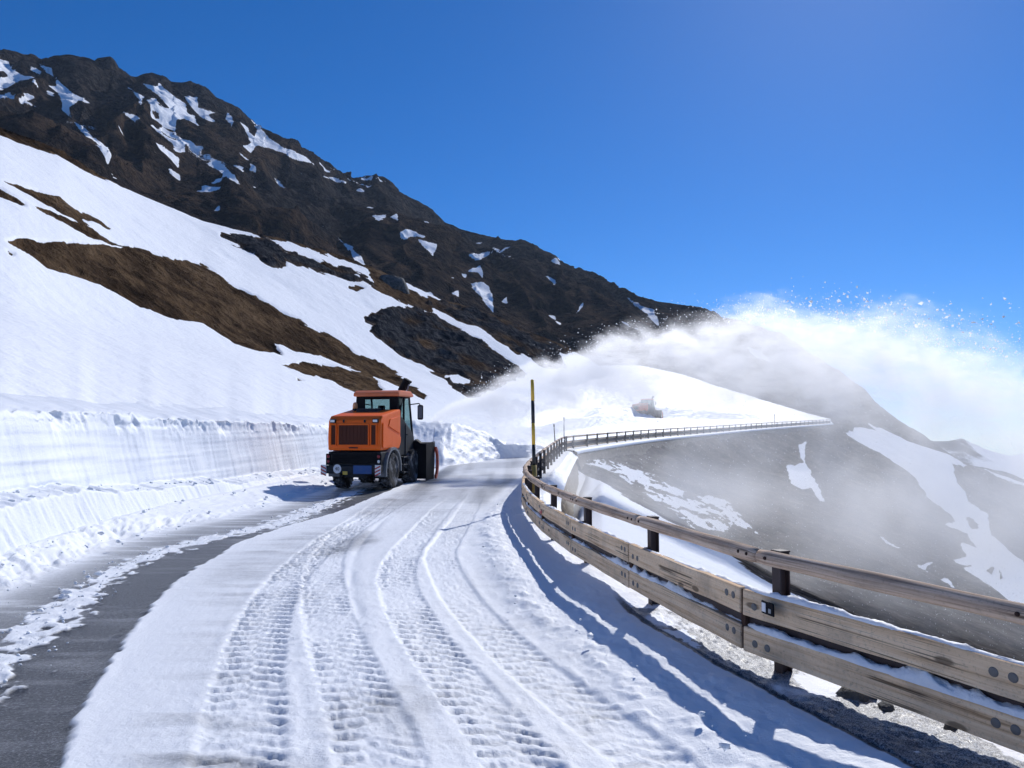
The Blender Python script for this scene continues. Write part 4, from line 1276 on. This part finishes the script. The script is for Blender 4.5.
def make_blower():
    root = empty('snow_blower')
    W2 = 0.98
    # chassis
    bm = bmesh.new()
    box(bm, (0, 0.95, 0.84), (1.80, 1.85, 0.62), 0.04)
    box(bm, (0, 2.6, 0.75), (1.1, 3.0, 0.42), 0.04)
    box(bm, (0, 0.35, 0.50), (0.7, 0.6, 0.25), 0.03)
    ch = obj('chassis', bm, DGR, root)
    # lower rear panel with bumper
    bm = bmesh.new(); box(bm, (0, -0.025, 0.965), (1.55, 0.05, 0.34), 0.015)
    for k in range(5): box(bm, (0, -0.055, 0.83 + 0.05 * k), (1.40, 0.02, 0.018), 0.004)
    obj('rear_panel', bm, BLACKP, root)
    bm = bmesh.new(); box(bm, (0, -0.03, 0.62), (1.92, 0.16, 0.24), 0.03)
    bp = obj('bumper', bm, DGR, root)
    # hood
    bm = bmesh.new()
    prism(bm, [(0.0, 1.08), (-0.03, 1.5), (0.02, 1.98), (0.20, 2.12), (1.85, 2.34), (1.92, 2.30), (1.92, 1.40), (1.72, 1.08)], 'x', -0.90, 0.90, 0.055)
    hood = obj('hood', bm, ORG, root); hood.location.z = 0.10
    for s in (-1, 1):
        bm = bmesh.new()
        prism(bm, [(0.15, 1.16), (0.15, 1.90), (0.62, 1.72), (1.85, 1.46), (1.85, 1.30), (1.68, 1.12)], 'x', s * 0.905, s * 0.935, 0.012)
        obj('side_panel', bm, ORG, hood)
        bm = bmesh.new()
        prism(bm, [(0.70, 1.80), (1.80, 1.56), (1.80, 2.12), (0.85, 2.02)], 'x', s * 0.905, s * 0.925, 0.01)
        obj('side_panel', bm, ORG, hood)
    bm = bmesh.new()
    prism(bm, [(-0.42, 1.15), (0.35, 1.15), (0.32, 1.88), (-0.40, 1.88)], 'z', 2.17, 2.36, 0.03)
    obj('air_intake', bm, DGR, hood)
    # grilles with frames
    def grille(x0, x1, z0, z1, bars):
        bm = bmesh.new()
        box(bm, ((x0 + x1) / 2, -0.040, (z0 + z1) / 2), (x1 - x0, 0.03, z1 - z0), 0.004)
        nz_ = int((z1 - z0) / 0.035)
        for k in range(nz_):
            box(bm, ((x0 + x1) / 2, -0.060, z0 + 0.02 + k * 0.035), (x1 - x0 - 0.01, 0.016, 0.010), 0)
        for k in range(1, bars):
            box(bm, (x0 + (x1 - x0) * k / bars, -0.064, (z0 + z1) / 2), (0.01, 0.016, z1 - z0 - 0.01), 0)
        gg = obj('grille', bm, GRL, hood)
        bm = bmesh.new(); w_ = 0.035
        for sx_ in (x0 - w_ / 2, x1 + w_ / 2): box(bm, (sx_, -0.05, (z0 + z1) / 2), (w_, 0.07, z1 - z0 + 2 * w_), 0.008)
        for sz_ in (z0 - w_ / 2, z1 + w_ / 2): box(bm, ((x0 + x1) / 2, -0.05, sz_), (x1 - x0, 0.066, w_), 0.008)
        obj('grille_frame', bm, ORG, gg)
    grille(-0.50, 0.50, 1.26, 1.84, 8)
    grille(-0.76, -0.61, 1.26, 1.84, 2)
    grille(0.61, 0.76, 1.26, 1.84, 2)
    bm = bmesh.new(); box(bm, (0, -0.055, 1.165), (0.30, 0.04, 0.035), 0.008); obj('handle', bm, DGR, hood)
    for s in (-1, 1):
        bm = bmesh.new(); box(bm, (s * 0.73, 0.01, 1.965), (0.20, 0.10, 0.12), 0.02); h_ = obj('work_lamp', bm, BLACKP, hood)
        bm = bmesh.new(); box(bm, (s * 0.73, -0.048, 1.965), (0.15, 0.02, 0.075), 0.008); obj('lens', bm, LAMPW, h_)
        bm = bmesh.new(); box(bm, (s * 0.36, 0.0, 1.96), (0.05, 0.08, 0.09), 0.012); obj('hinge', bm, DGR, hood)
        # tail lamp clusters
        bm = bmesh.new(); box(bm, (s * 0.86, -0.02, 0.92), (0.17, 0.08, 0.34), 0.015); tl = obj('tail_lamp', bm, BLACKP, root)
        bm = bmesh.new(); lathe(bm, [(0.001, -0.075), (0.045, -0.07), (0.055, -0.055), (0.055, -0.04)], 'y', 16, (s * 0.86, 0, 1.01)); obj('lens', bm, LAMPR, tl, True)
        bm = bmesh.new(); lathe(bm, [(0.001, -0.075), (0.04, -0.07), (0.05, -0.055), (0.05, -0.04)], 'y', 16, (s * 0.86, 0, 0.86)); obj('lens', bm, LAMPR if s < 0 else LAMPW, tl, True)
        # red and white warning boards
        x_ = s * 0.86 if s > 0 else -0.99
        bm = bmesh.new(); box(bm, (x_, -0.125, 0.61), (0.19, 0.02, 0.30), 0.004); wb = obj('warning_board', bm, WHITEP, root)
        for k in range(3):
            zc = 0.51 + 0.1 * k
            bm = bmesh.new()
            sg = s
            prism(bm, [(x_ - 0.09, zc - 0.045 - 0.04 * sg), (x_ + 0.09, zc - 0.045 + 0.04 * sg), (x_ + 0.09, zc + 0.0 + 0.04 * sg), (x_ - 0.09, zc + 0.0 - 0.04 * sg)], 'y', -0.141, -0.136)
            obj('red_stripe', bm, REDP, wb)
    # speed disc, small plate and blue cloth on the bumper
    bm = bmesh.new(); lathe(bm, [(0.001, -0.128), (0.135, -0.128), (0.135, -0.112)], 'y', 28, (-0.52, 0, 0.64)); sd = obj('speed_disc', bm, WHITEP, root)
    cu = bpy.data.curves.new('disc_number', 'FONT'); cu.body = '40'; cu.size = 0.15; cu.align_x = 'CENTER'; cu.align_y = 'CENTER'; cu.extrude = 0.002
    tmp = bpy.data.objects.new('disc_number', cu); COL.objects.link(tmp)
    dg = bpy.context.evaluated_depsgraph_get(); me = bpy.data.meshes.new_from_object(tmp.evaluated_get(dg))
    COL.objects.unlink(tmp); bpy.data.objects.remove(tmp)
    me.materials.clear(); me.materials.append(BLK)
    no = bpy.data.objects.new('disc_number', me); no.matrix_local = Matrix.Translation((-0.52, -0.131, 0.64)) @ Matrix.Rotation(math.pi / 2, 4, 'X'); link(no, sd)
    bm = bmesh.new(); box(bm, (-0.25, -0.12, 0.52), (0.16, 0.02, 0.10), 0.004); obj('number_plate', bm, YPL, root)
    bm = bmesh.new(); box(bm, (0.34, -0.123, 0.62), (0.62, 0.022, 0.25), 0.006)
    bmesh.ops.subdivide_edges(bm, edges=bm.edges[:], cuts=3, use_grid_fill=True)
    for v in bm.verts: v.co.y += 0.010 * math.sin(v.co.x * 17) * (0.75 - v.co.z)
    obj('blue_sheet', bm, BLUE, root)
    # fenders over the rear wheels
    for s in (-1, 1):
        bm = bmesh.new()
        arc_o = [(1.02 + 0.76 * math.cos(a_), 0.56 + 0.70 * math.sin(a_)) for a_ in np.linspace(-0.1, math.pi + 0.25, 16)]
        arc_i = [(1.02 + 0.68 * math.cos(a_), 0.56 + 0.62 * math.sin(a_)) for a_ in np.linspace(math.pi + 0.25, -0.1, 16)]
        prism(bm, arc_o + arc_i, 'x', s * 0.62, s * 1.0)
        obj('fender', bm, GREYF, root)
    # wheels
    for (wx, wy) in ((-0.80, 1.02), (0.80, 1.02), (-0.80, 3.15), (0.80, 3.15)):
        R_ = 0.56; hw_ = 0.19
        wr = bpy.data.objects.new('wheel', None); wr.location = (wx, wy, R_); link(wr, root)
        bm = bmesh.new()
        lathe(bm, [(0.30, -hw_ * 0.85), (0.42, -hw_), (0.51, -hw_ * 0.95), (0.54, -hw_ * 0.7), (0.545, 0), (0.54, hw_ * 0.7), (0.51, hw_ * 0.95), (0.42, hw_), (0.30, hw_ * 0.85)], 'x', 40)
        for k in range(22):
            a_ = 2 * math.pi * k / 22
            for sd_ in (-1, 1):
                M = Matrix.Rotation(a_ + sd_ * 0.07, 4, 'X') @ Matrix.Translation((sd_ * hw_ * 0.5, 0, 0.545)) @ Matrix.Rotation(sd_ * 0.5, 4, 'Z')
                box(bm, (0, 0, 0), (hw_ * 0.95, 0.055, 0.05), 0, M) if False else [setattr(v, 'co', M @ v.co) for v in box(bm, (0, 0, 0), (hw_ * 0.95, 0.055, 0.05))]
        obj('tyre', bm, TYRE, wr, False)
        s = 1 if wx > 0 else -1
        bm = bmesh.new()
        lathe(bm, [(0.31, s * hw_ * 0.8), (0.29, s * hw_ * 0.85), (0.25, s * hw_ * 0.35), (0.14, s * hw_ * 0.4), (0.12, s * hw_ * 0.75), (0.001, s * hw_ * 0.8)], 'x', 28)
        for k in range(8):
            a_ = 2 * math.pi * k / 8
            lathe(bm, [(0.018, s * hw_ * 0.35), (0.018, s * hw_ * 0.55), (0.001, s * hw_ * 0.56)], 'x', 6, (0, 0.19 * math.cos(a_), 0.19 * math.sin(a_)))
        obj('rim', bm, RIM, wr, True)
    # cab
    bm = bmesh.new()
    prism(bm, [(1.94, 0.95), (1.94, 2.30), (2.0, 2.34), (3.35, 1.75), (3.62, 1.55), (3.72, 0.95)], 'x', -0.80, 0.80, 0.03)
    cab = obj('cab', bm, DGR, root)
    bm = bmesh.new()
    def bar(a_, b_, w_=0.07): tube(bm, a_, b_, w_ * 0.62, w_ * 0.62, 6)
    for s in (-1, 1):
        bar((s * 0.76, 2.0, 2.25), (s * 0.74, 2.05, 2.86)); bar((s * 0.76, 2.62, 2.02), (s * 0.74, 2.66, 2.86)); bar((s * 0.76, 3.6, 1.5), (s * 0.72, 3.30, 2.86))
        bar((s * 0.74, 2.05, 2.86), (s * 0.72, 3.30, 2.86)); bar((s * 0.76, 2.0, 2.28), (s * 0.76, 3.6, 1.54))
    for s in (-1, 1): box(bm, (s * 0.60, 2.03, 2.57), (0.30, 0.03, 0.60), 0.004)
    bar((-0.76, 2.0, 2.30), (0.76, 2.0, 2.30)); bar((-0.74, 2.05, 2.84), (0.74, 2.05, 2.84), 0.12); bar((-0.72, 3.3, 2.86), (0.72, 3.3, 2.86)); bar((-0.76, 3.6, 1.54), (0.76, 3.6, 1.54))
    obj('pillar_frame', bm, BLACKP, cab)
    bm = bmesh.new(); prism(bm, [(2.02, 2.34), (2.035, 2.34), (2.065, 2.80), (2.05, 2.80)], 'x', -0.46, 0.46); obj('rear_window', bm, GLASS, cab)
    for s in (-1, 1):
        bm = bmesh.new(); prism(bm, [(2.08, 2.32), (2.10, 2.80), (3.24, 2.80), (3.52, 1.64)], 'x', s * 0.735, s * 0.748); obj('side_window', bm, GLASS, cab)
        bm = bmesh.new(); prism(bm, [(2.66, 0.98), (2.66, 1.96), (3.56, 1.54), (3.66, 0.98)], 'x', s * 0.803, s * 0.83, 0.008); dr = obj('door', bm, DGR, cab)
        bm = bmesh.new(); box(bm, (s * 0.845, 2.78, 1.62), (0.03, 0.14, 0.04), 0.008); obj('handle', bm, BLACKP, dr)
        bm = bmesh.new()
        for k in range(3): box(bm, (s * 0.86, 2.25, 0.42 + 0.24 * k), (0.24, 0.46, 0.035), 0.008)
        for yy in (2.03, 2.47): box(bm, (s * 0.97, yy, 0.66), (0.03, 0.03, 0.56), 0.005)
        obj('steps', bm, DGR, root)
    bm = bmesh.new(); prism(bm, [(3.30, 2.80), (3.315, 2.80), (3.63, 1.58), (3.615, 1.58)], 'x', -0.68, 0.68); obj('windscreen', bm, GLASS, cab)
    bm = bmesh.new(); prism(bm, [(1.88, 2.86), (1.90, 2.98), (2.10, 3.06), (3.2, 3.06), (3.48, 2.96), (3.50, 2.88), (3.3, 2.86)], 'x', -0.84, 0.84, 0.045); rf_ = obj('cab_roof', bm, ORGR, cab)
    bm = bmesh.new(); box(bm, (0, 2.45, 1.95), (0.50, 0.14, 0.85), 0.05); box(bm, (0, 2.70, 1.60), (0.50, 0.55, 0.16), 0.05); box(bm, (0.0, 2.44, 2.47), (0.26, 0.10, 0.22), 0.04); obj('seat', bm, BLACKP, cab)
    bm = bmesh.new()
    tube(bm, (0, 3.35, 1.6), (0, 3.12, 2.05), 0.03, 0.03, 8)
    for k in range(18):
        a0, a1 = 2 * math.pi * k / 18, 2 * math.pi * (k + 1) / 18
        f_ = lambda a_: (0.2 * math.cos(a_), 3.10 - 0.09 * math.sin(a_), 2.06 + 0.18 * math.sin(a_))
        tube(bm, f_(a0), f_(a1), 0.015, 0.015, 6)
    obj('steering_wheel', bm, BLACKP, cab)
    # beacon
    bm = bmesh.new(); tube(bm, (-0.62, 1.55, 2.28), (-0.62, 1.55, 2.42), 0.03, 0.03, 10); tube(bm, (-0.62, 1.55, 2.42), (-0.62, 1.55, 2.46), 0.095, 0.095, 18); bc = obj('beacon', bm, BLACKP, root)
    bm = bmesh.new(); lathe(bm, [(0.085, 2.46), (0.088, 2.54), (0.075, 2.62), (0.04, 2.66), (0.001, 2.67)], 'z', 18, (-0.62, 1.55, 0)); obj('dome', bm, AMBER, bc, True)
    # mirrors
    for s in (-1, 1):
        bm = bmesh.new()
        path_tube(bm, [(s * 0.76, 3.28, 2.62), (s * 1.08, 3.40, 2.66), (s * 1.12, 3.40, 2.60)], 0.018, 8)
        box(bm, (s * 1.12, 3.42, 2.36), (0.22, 0.10, 0.50), 0.05)
        mr = obj('mirror', bm, BLACKP, cab)
        bm = bmesh.new(); box(bm, (s * 1.12, 3.366, 2.36), (0.16, 0.008, 0.40), 0.002); obj('mirror_glass', bm, GLASS if False else RIM, mr)
    # blower head
    head = bpy.data.objects.new('blower_head', None); head.location = (0, 4.0, 0); link(head, root)
    bm = bmesh.new()
    prism(bm, [(-0.45, 0.12), (-0.45, 1.25), (-0.42, 1.31), (0.30, 1.34), (0.34, 1.28), (-0.25, 1.22), (-0.34, 1.10), (-0.34, 0.22), (0.10, 0.10)], 'x', -1.28, 1.28)
    hs = obj('housing', bm, BLACKP, head)
    for s in (-1, 1):
        bm = bmesh.new(); prism(bm, [(-0.47, 0.06), (-0.47, 1.26), (-0.44, 1.32), (0.60, 1.36), (0.64, 1.2), (0.50, 0.06)], 'x', s * 1.28, s * 1.31, 0.006); sp_ = obj('side_plate', bm, BLACKP, head)
        bm = bmesh.new()
        ao = [(0.50 + 0.36 * math.cos(a_), 0.62 + 0.56 * math.sin(a_)) for a_ in np.linspace(-1.45, 1.45, 16)]
        ai = [(0.50 + 0.23 * math.cos(a_), 0.62 + 0.43 * math.sin(a_)) for a_ in np.linspace(1.45, -1.45, 16)]
        prism(bm, ao + ai, 'x', s * 1.315, s * 1.40); obj('cutter_ring', bm, REDO, sp_)
        bm = bmesh.new(); tube(bm, (s * 1.30, 0.45, 1.30), (s * 1.33, 0.50, 1.85), 0.012, 0.008, 6); obj('width_rod', bm, WHITEP, head)
    # helical cutter drum
    bm = bmesh.new()
    tube(bm, (-1.26, 0.32, 0.60), (1.26, 0.32, 0.60), 0.13, 0.13, 16)
    obj('drum', bm, REDO, head)
    for s in (-1, 1):
        bm = bmesh.new(); prev = None
        for k in range(72):
            a_ = s * k * 0.26; x_ = s * (1.24 - k * 0.0162)
            vi = bm.verts.new((x_, 0.32 + 0.13 * math.cos(a_), 0.60 + 0.13 * math.sin(a_))); vo_ = bm.verts.new((x_, 0.32 + 0.44 * math.cos(a_), 0.60 + 0.44 * math.sin(a_)))
            if prev: bm.faces.new((prev[0], prev[1], vo_, vi))
            prev = (vi, vo_)
        gmm = bmesh.ops.solidify(bm, geom=bm.faces[:], thickness=0.02)
        obj('flight', bm, REDO, head)
    # fan case with side outlet and tall loading chute
    bm = bmesh.new(); lathe(bm, [(0.001, -0.55), (0.50, -0.55), (0.52, -0.50), (0.52, -0.30), (0.001, -0.28)], 'y', 26, (0.25, 0, 0.80)); obj('fan_case', bm, DGR, head, True)
    bm = bmesh.new()
    prism(bm, [(0.55, 1.10), (0.85, 1.0), (1.10, 1.32), (0.90, 1.46)], 'y', -0.50, -0.18, 0.02)
    obj('outlet', bm, BLACKP, head)
    bm = bmesh.new()
    sec = [((0.05, -0.42, 1.30), 0.17), ((0.12, -0.44, 1.9), 0.155), ((0.22, -0.48, 2.6), 0.145), ((0.36, -0.52, 3.08), 0.14), ((0.60, -0.56, 3.42), 0.15)]
    for (a_, ra), (b_, rb) in zip(sec[:-1], sec[1:]): tube(bm, a_, b_, ra, rb, 10)
    box(bm, (0.62, -0.56, 3.44), (0.26, 0.30, 0.08), 0.02, Matrix.Rotation(0.5, 4, 'Y'))
    chu = obj('chute', bm, BLACKP, head)
    bm = bmesh.new(); tube(bm, (0.55, -0.72, 2.75), (0.72, -0.70, 3.30), 0.025, 0.025, 8); obj('hydraulic_ram', bm, RIM, chu)
    # lift arms
    for s in (-1, 1):
        bm = bmesh.new(); prism(bm, [(3.4, 0.5), (3.4, 0.75), (3.95, 0.95), (3.95, 0.45)], 'x', s * 0.42, s * 0.52, 0.01); obj('lift_arm', bm, DGR, root)
    bm = bmesh.new(); lathe(bm, [(0.001, -0.03), (0.09, -0.02), (0.10, 0.02), (0.001, 0.03)], 'y', 16, (0.90, 3.72, 1.30)); obj('side_lamp', bm, LAMPW, root, True)
    return root


def children(o): return [c for c in bpy.data.objects if c.parent == o]
def copy_tree(o, parent=None):
    c = o.copy(); COL.objects.link(c); c.parent = parent
    for ch in children(o): copy_tree(ch, c)
    return c


bl = make_blower()
tag(bl, 'large orange snow blower with black cab clearing the snow wall, seen from behind', 'snow blower', 'orange snow blowers')
HEAD = math.radians(-11.0)
BX, BY = -4.33, 21.2
bl.scale = (0.85, 0.86, 0.92)
bl.location = (BX, BY, float(zg(BY)) + 0.03)
bl.rotation_euler = (math.radians(1.2), 0, HEAD)
bl2 = copy_tree(bl)
q = unproj(636, 419.0, 104.5)
bl2.location = tuple(q); bl2.rotation_euler = (0, 0, math.radians(-52))
tag(bl2, 'small far orange snow blower half hidden in its spray on the white hill', 'snow blower')

# ---- thrown snow ------------------------------------------------------------------------
OX, OY = -2.95, 26.9
AX = math.atan2(0.2, 0.98)
XMAX = 36.0
xs_ = [0, 0.8, 2.0, 3.5, 5, 7, 10, 13, 16, 20, 24, 30, 36]
def tops(): return [2.3, 2.95, 3.5, 4.1, 4.7, 5.4, 6.2, 6.55, 6.5, 5.9, 4.7, 2.5, 0.7]
ths = [0.5, 0.9, 1.5, 2.0, 2.3, 2.6, 3.1, 3.4, 3.6, 3.6, 3.4, 3.0, 2.5]
hws = [0.4, 0.6, 0.85, 1.1, 1.4, 1.9, 2.7, 3.3, 3.8, 4.3, 4.6, 5.0, 5.0]
den = [3.8, 3.6, 3.2, 2.8, 2.3, 1.8, 1.25, 0.98, 0.78, 0.56, 0.40, 0.30, 0.2]
vel = [0.0, 0.0, 0.0, 0.0, 0.0, 0.05, 0.35, 0.8, 1.0, 1.0, 1.0, 0.8, 0.5]


def spray_material():
    t = NT('airborne_snow')
    c = t.coord('Object')
    sp_ = t.n('ShaderNodeSeparateXYZ'); t.link(c, sp_.inputs[0])
    x, y, z = sp_.outputs
    xn = t.math('DIVIDE', x, XMAX, clamp=True)

    def curve(vals, mx):
        fc = t.n('ShaderNodeFloatCurve')
        cv = fc.mapping.curves[0]
        pts_ = [(a / XMAX, b / mx) for a, b in zip(xs_, vals)]
        cv.points[0].location = pts_[0]; cv.points[1].location = pts_[-1]
        for p in pts_[1:-1]: cv.points.new(*p)
        for p in cv.points: p.handle_type = 'AUTO_CLAMPED'
        fc.mapping.update()
        t.link(xn, fc.inputs['Value'])
        return t.math('MULTIPLY', fc.outputs[0], mx)
    zt, th, hw, dn, ve = curve(tops(), 8.0), curve(ths, 5.0), curve(hws, 6.0), curve(den, 4.0), curve(vel, 1.2)
    # flow aligned noise
    mp = t.n('ShaderNodeMapping'); t.link(c, mp.inputs[0]); mp.inputs['Scale'].default_value = (0.45, 0.8, 0.8); mp.inputs['Rotation'].default_value = (0, math.radians(18), 0)
    n1 = t.noise(mp.outputs[0], 1.15, 6, 0.66, 0.4)
    n2 = t.noise(c, 0.30, 4, 0.6, 0.3)
    nbl = t.noise(c, 0.42, 3, 0.55, 0.4)
    zz = t.math('ADD', z, t.math('MULTIPLY', t.math('ADD', t.math('SUBTRACT', n1, 0.5), t.math('MULTIPLY_ADD', nbl, 0.9, -0.45)), t.math('MULTIPLY', th, 1.2)))
    q_ = t.math('DIVIDE', t.math('SUBTRACT', zt, zz), th)              # 0 at the top edge, 1 one thickness below
    core = t.math('MULTIPLY', t.smooth(q_, 0.0, 0.16), t.smooth(q_, 1.30, 0.25))
    yy = t.math('DIVIDE', t.math('ABSOLUTE', y), hw)
    lat = t.smooth(yy, 1.0, 0.5)
    core = t.math('MULTIPLY', t.math('MULTIPLY', core, lat), dn)
    mp3 = t.n('ShaderNodeMapping'); t.link(c, mp3.inputs[0]); mp3.inputs['Scale'].default_value = (0.30, 1.0, 1.0); mp3.inputs['Rotation'].default_value = (0, math.radians(14), 0)
    n3 = t.noise(mp3.outputs[0], 2.6, 4, 0.65, 0.6)
    core = t.math('MULTIPLY', core, t.math('MULTIPLY', t.smooth(n1, 0.34, 0.64), t.math('MULTIPLY_ADD', t.smooth(n3, 0.36, 0.66), 1.25, 0.15)))
    ve2 = t.math('MULTIPLY', curve([0, 0, 0.1, 0.4, 0.7, 0.9, 1.0, 1.0, 1.0, 1.0, 1.0, 0.8, 0.5], 1.2), t.smooth(z, 2.0, -0.4))
    ve = t.math('MAXIMUM', ve, ve2)
    # thin veil falling below
    veil = t.math('MULTIPLY', t.math('MULTIPLY', t.smooth(q_, 0.1, 0.8), t.smooth(z, -9.0, -1.0)), ve)
    veil = t.math('MULTIPLY', veil, t.smooth(t.math('DIVIDE', t.math('ABSOLUTE', y), 5.2), 1.0, 0.4))
    veil = t.math('MULTIPLY', veil, t.math('MULTIPLY_ADD', t.smooth(n2, 0.42, 0.68), 0.19, 0.045))
    endf = t.math('MULTIPLY', t.smooth(x, 35.5, 30.0), t.smooth(x, 0.0, 0.3))
    d = t.math('MULTIPLY', t.math('ADD', core, veil), endf)
    pv = t.n('ShaderNodeVolumePrincipled')
    pv.inputs['Color'].default_value = (0.998, 0.998, 1.0, 1)
    pv.inputs['Anisotropy'].default_value = 0.5
    t.link(d, pv.inputs['Density'])
    t.link(pv.outputs[0], t.out.inputs['Volume'])
    return t.m


bm = bmesh.new()
poly = [(x, z + 1.2) for x, z in zip(xs_, tops())] + [(36, -9), (6, -9), (3.6, -3.5), (2.2, 0.2), (0, 0.9)]
prism(bm, poly, 'y', -5.2, 5.2)
SPRAY = spray_material()
sp_o = obj('snow_spray', bm, SPRAY)
sp_o.location = (OX, OY, 0.15); sp_o.rotation_euler = (0, 0, AX)
tag(sp_o, 'white plume of thrown snow arching right from the snow blower', 'snow spray', kind='stuff')

# flakes and clods in the air (one uncountable cloud)
oc = np.array([(1, 0, 0), (-1, 0, 0), (0, 1, 0), (0, -1, 0), (0, 0, 1), (0, 0, -1)], float)
of = np.array([(0, 2, 4), (2, 1, 4), (1, 3, 4), (3, 0, 4)])
C_, R_ = [], []
def loc2w(x, y, z):
    return np.array([OX + x * math.cos(AX) - y * math.sin(AX), OY + x * math.sin(AX) + y * math.cos(AX), z + 0.15])
ta_ = tops()
for _ in range(900):     # clods above the crest on the right
    x = 12 + rng.random() * 17
    z = np.interp(x, xs_, ta_) + 0.15 + (0.10 + 0.055 * max(0, x - 10)) * abs(rng.normal(0, 1.0)) - 0.3 + 0.02 * max(0, x - 15)
    C_.append(loc2w(x, rng.normal(0, 1.6), z)); R_.append(0.018 + 0.060 * rng.random() ** 3)
for _ in range(2600):    # specks along the top edge
    x = rng.random() ** 0.8 * 28
    z = np.interp(x, xs_, ta_) + rng.normal(0.0, 0.22 + 0.012 * x)
    C_.append(loc2w(x, rng.normal(0, 0.4 + 0.05 * x), z)); R_.append(0.010 + 0.016 * rng.random() ** 2)
for _ in range(9500):    # falling specks over the valley
    x = 4.5 + rng.random() * 27
    z = np.interp(x, xs_, ta_) - rng.random() ** 0.8 * 12
    C_.append(loc2w(x, rng.normal(0, 2.2), z)); R_.append(0.009 + 0.011 * rng.random() ** 2)
C_ = np.array(C_); R_ = np.array(R_)
n = len(C_)
st_ = rng.random((n, 1, 3)) * 0.8 + 0.6
qa = rng.normal(0, 1, (n, 4)); qa /= np.linalg.norm(qa, axis=1, keepdims=True)
w_, x_, y_, z_ = qa.T
RM = np.stack([1 - 2 * (y_ * y_ + z_ * z_), 2 * (x_ * y_ - z_ * w_), 2 * (x_ * z_ + y_ * w_), 2 * (x_ * y_ + z_ * w_), 1 - 2 * (x_ * x_ + z_ * z_), 2 * (y_ * z_ - x_ * w_), 2 * (x_ * z_ - y_ * w_), 2 * (y_ * z_ + x_ * w_), 1 - 2 * (x_ * x_ + y_ * y_)], -1).reshape(n, 3, 3)
V = np.einsum('nij,nkj->nki', RM, oc[None] * st_) * R_[:, None, None] + rng.normal(0, 0.15, (n, 6, 3)) * R_[:, None, None] + C_[:, None]
T = (of[None] + (np.arange(n) * 6)[:, None, None]).reshape(-1, 3)
t = NT('flake_snow')
df = t.n('ShaderNodeBsdfDiffuse'); df.inputs[0].default_value = (0.9, 0.92, 0.95, 1)
tr = t.n('ShaderNodeBsdfTranslucent'); tr.inputs[0].default_value = (0.95, 0.96, 0.98, 1)
mx = t.n('ShaderNodeMixShader'); mx.inputs[0].default_value = 0.65
t.link(df.outputs[0], mx.inputs[1]); t.link(tr.outputs[0], mx.inputs[2]); t.link(mx.outputs[0], t.out.inputs['Surface'])
o = tris_mesh('snow_flakes', V.reshape(-1, 3), T, t.m)
tag(o, 'clods and specks of snow flying above and below the plume', 'snow flakes', kind='stuff')

# ---- air
bm = bmesh.new(); box(bm, (0, 0, 110), (5400, 5400, 342))
t = NT('thin_air'); pv = t.n('ShaderNodeVolumePrincipled'); pv.inputs['Color'].default_value = (0.68, 0.82, 1.0, 1); pv.inputs['Density'].default_value = 0.00009; pv.inputs['Anisotropy'].default_value = 0.2
t.link(pv.outputs[0], t.out.inputs['Volume'])
o = obj('haze', bm, t.m)
tag(o, 'thin bluish mountain air', 'haze', kind='stuff')

# ---- camera, light, world -------------------------------------------------------------
cam = bpy.data.cameras.new('camera'); cam.sensor_width = 36.0; cam.lens = 36.0 * F / 1024; cam.clip_end = 20000; cam.clip_start = 0.05
co_ = bpy.data.objects.new('camera', cam); co_.location = (0, 0, EYE); co_.rotation_euler = (math.pi / 2 + TH, 0, 0); link(co_)
SC.camera = co_

EL, AZ = math.radians(36), math.radians(25)       # azimuth clockwise from +Y
sd_ = Vector((math.cos(EL) * math.sin(AZ), math.cos(EL) * math.cos(AZ), math.sin(EL)))
sun = bpy.data.lights.new('sun', 'SUN'); sun.energy = 3.95; sun.angle = math.radians(0.5); sun.color = (1.0, 0.975, 0.945)
so = bpy.data.objects.new('sun', sun); so.rotation_euler = sd_.to_track_quat('Z', 'Y').to_euler(); link(so)
w = bpy.data.worlds.new('World'); SC.world = w; w.use_nodes = True
nt = w.node_tree
bg = nt.nodes['Background']
skyt = nt.nodes.new('ShaderNodeTexSky'); skyt.sky_type = 'NISHITA'; skyt.sun_disc = False
skyt.sun_elevation = EL; skyt.sun_rotation = AZ; skyt.altitude = 3000; skyt.air_density = 1.016; skyt.dust_density = 0.97; skyt.ozone_density = 8.4
hs = nt.nodes.new('ShaderNodeHueSaturation'); hs.inputs['Saturation'].default_value = 1.21; hs.inputs['Hue'].default_value = 0.5036
nt.links.new(skyt.outputs[0], hs.inputs['Color']); nt.links.new(hs.outputs[0], bg.inputs[0]); bg.inputs[1].default_value = 0.114
SC.view_settings.view_transform = 'Standard'; SC.view_settings.look = 'None'; SC.view_settings.exposure = 0; SC.view_settings.gamma = 1
SC.cycles.use_denoising = True
try: SC.cycles.denoiser = 'OPENIMAGEDENOISE'
except Exception: pass
SC.cycles.max_bounces = 12; SC.cycles.diffuse_bounces = 4; SC.cycles.volume_bounces = 7; SC.cycles.transparent_max_bounces = 8
SC.cycles.volume_step_rate = 0.30; SC.cycles.volume_max_steps = 256
SC.cycles.use_adaptive_sampling = True; SC.cycles.adaptive_threshold = 0.025
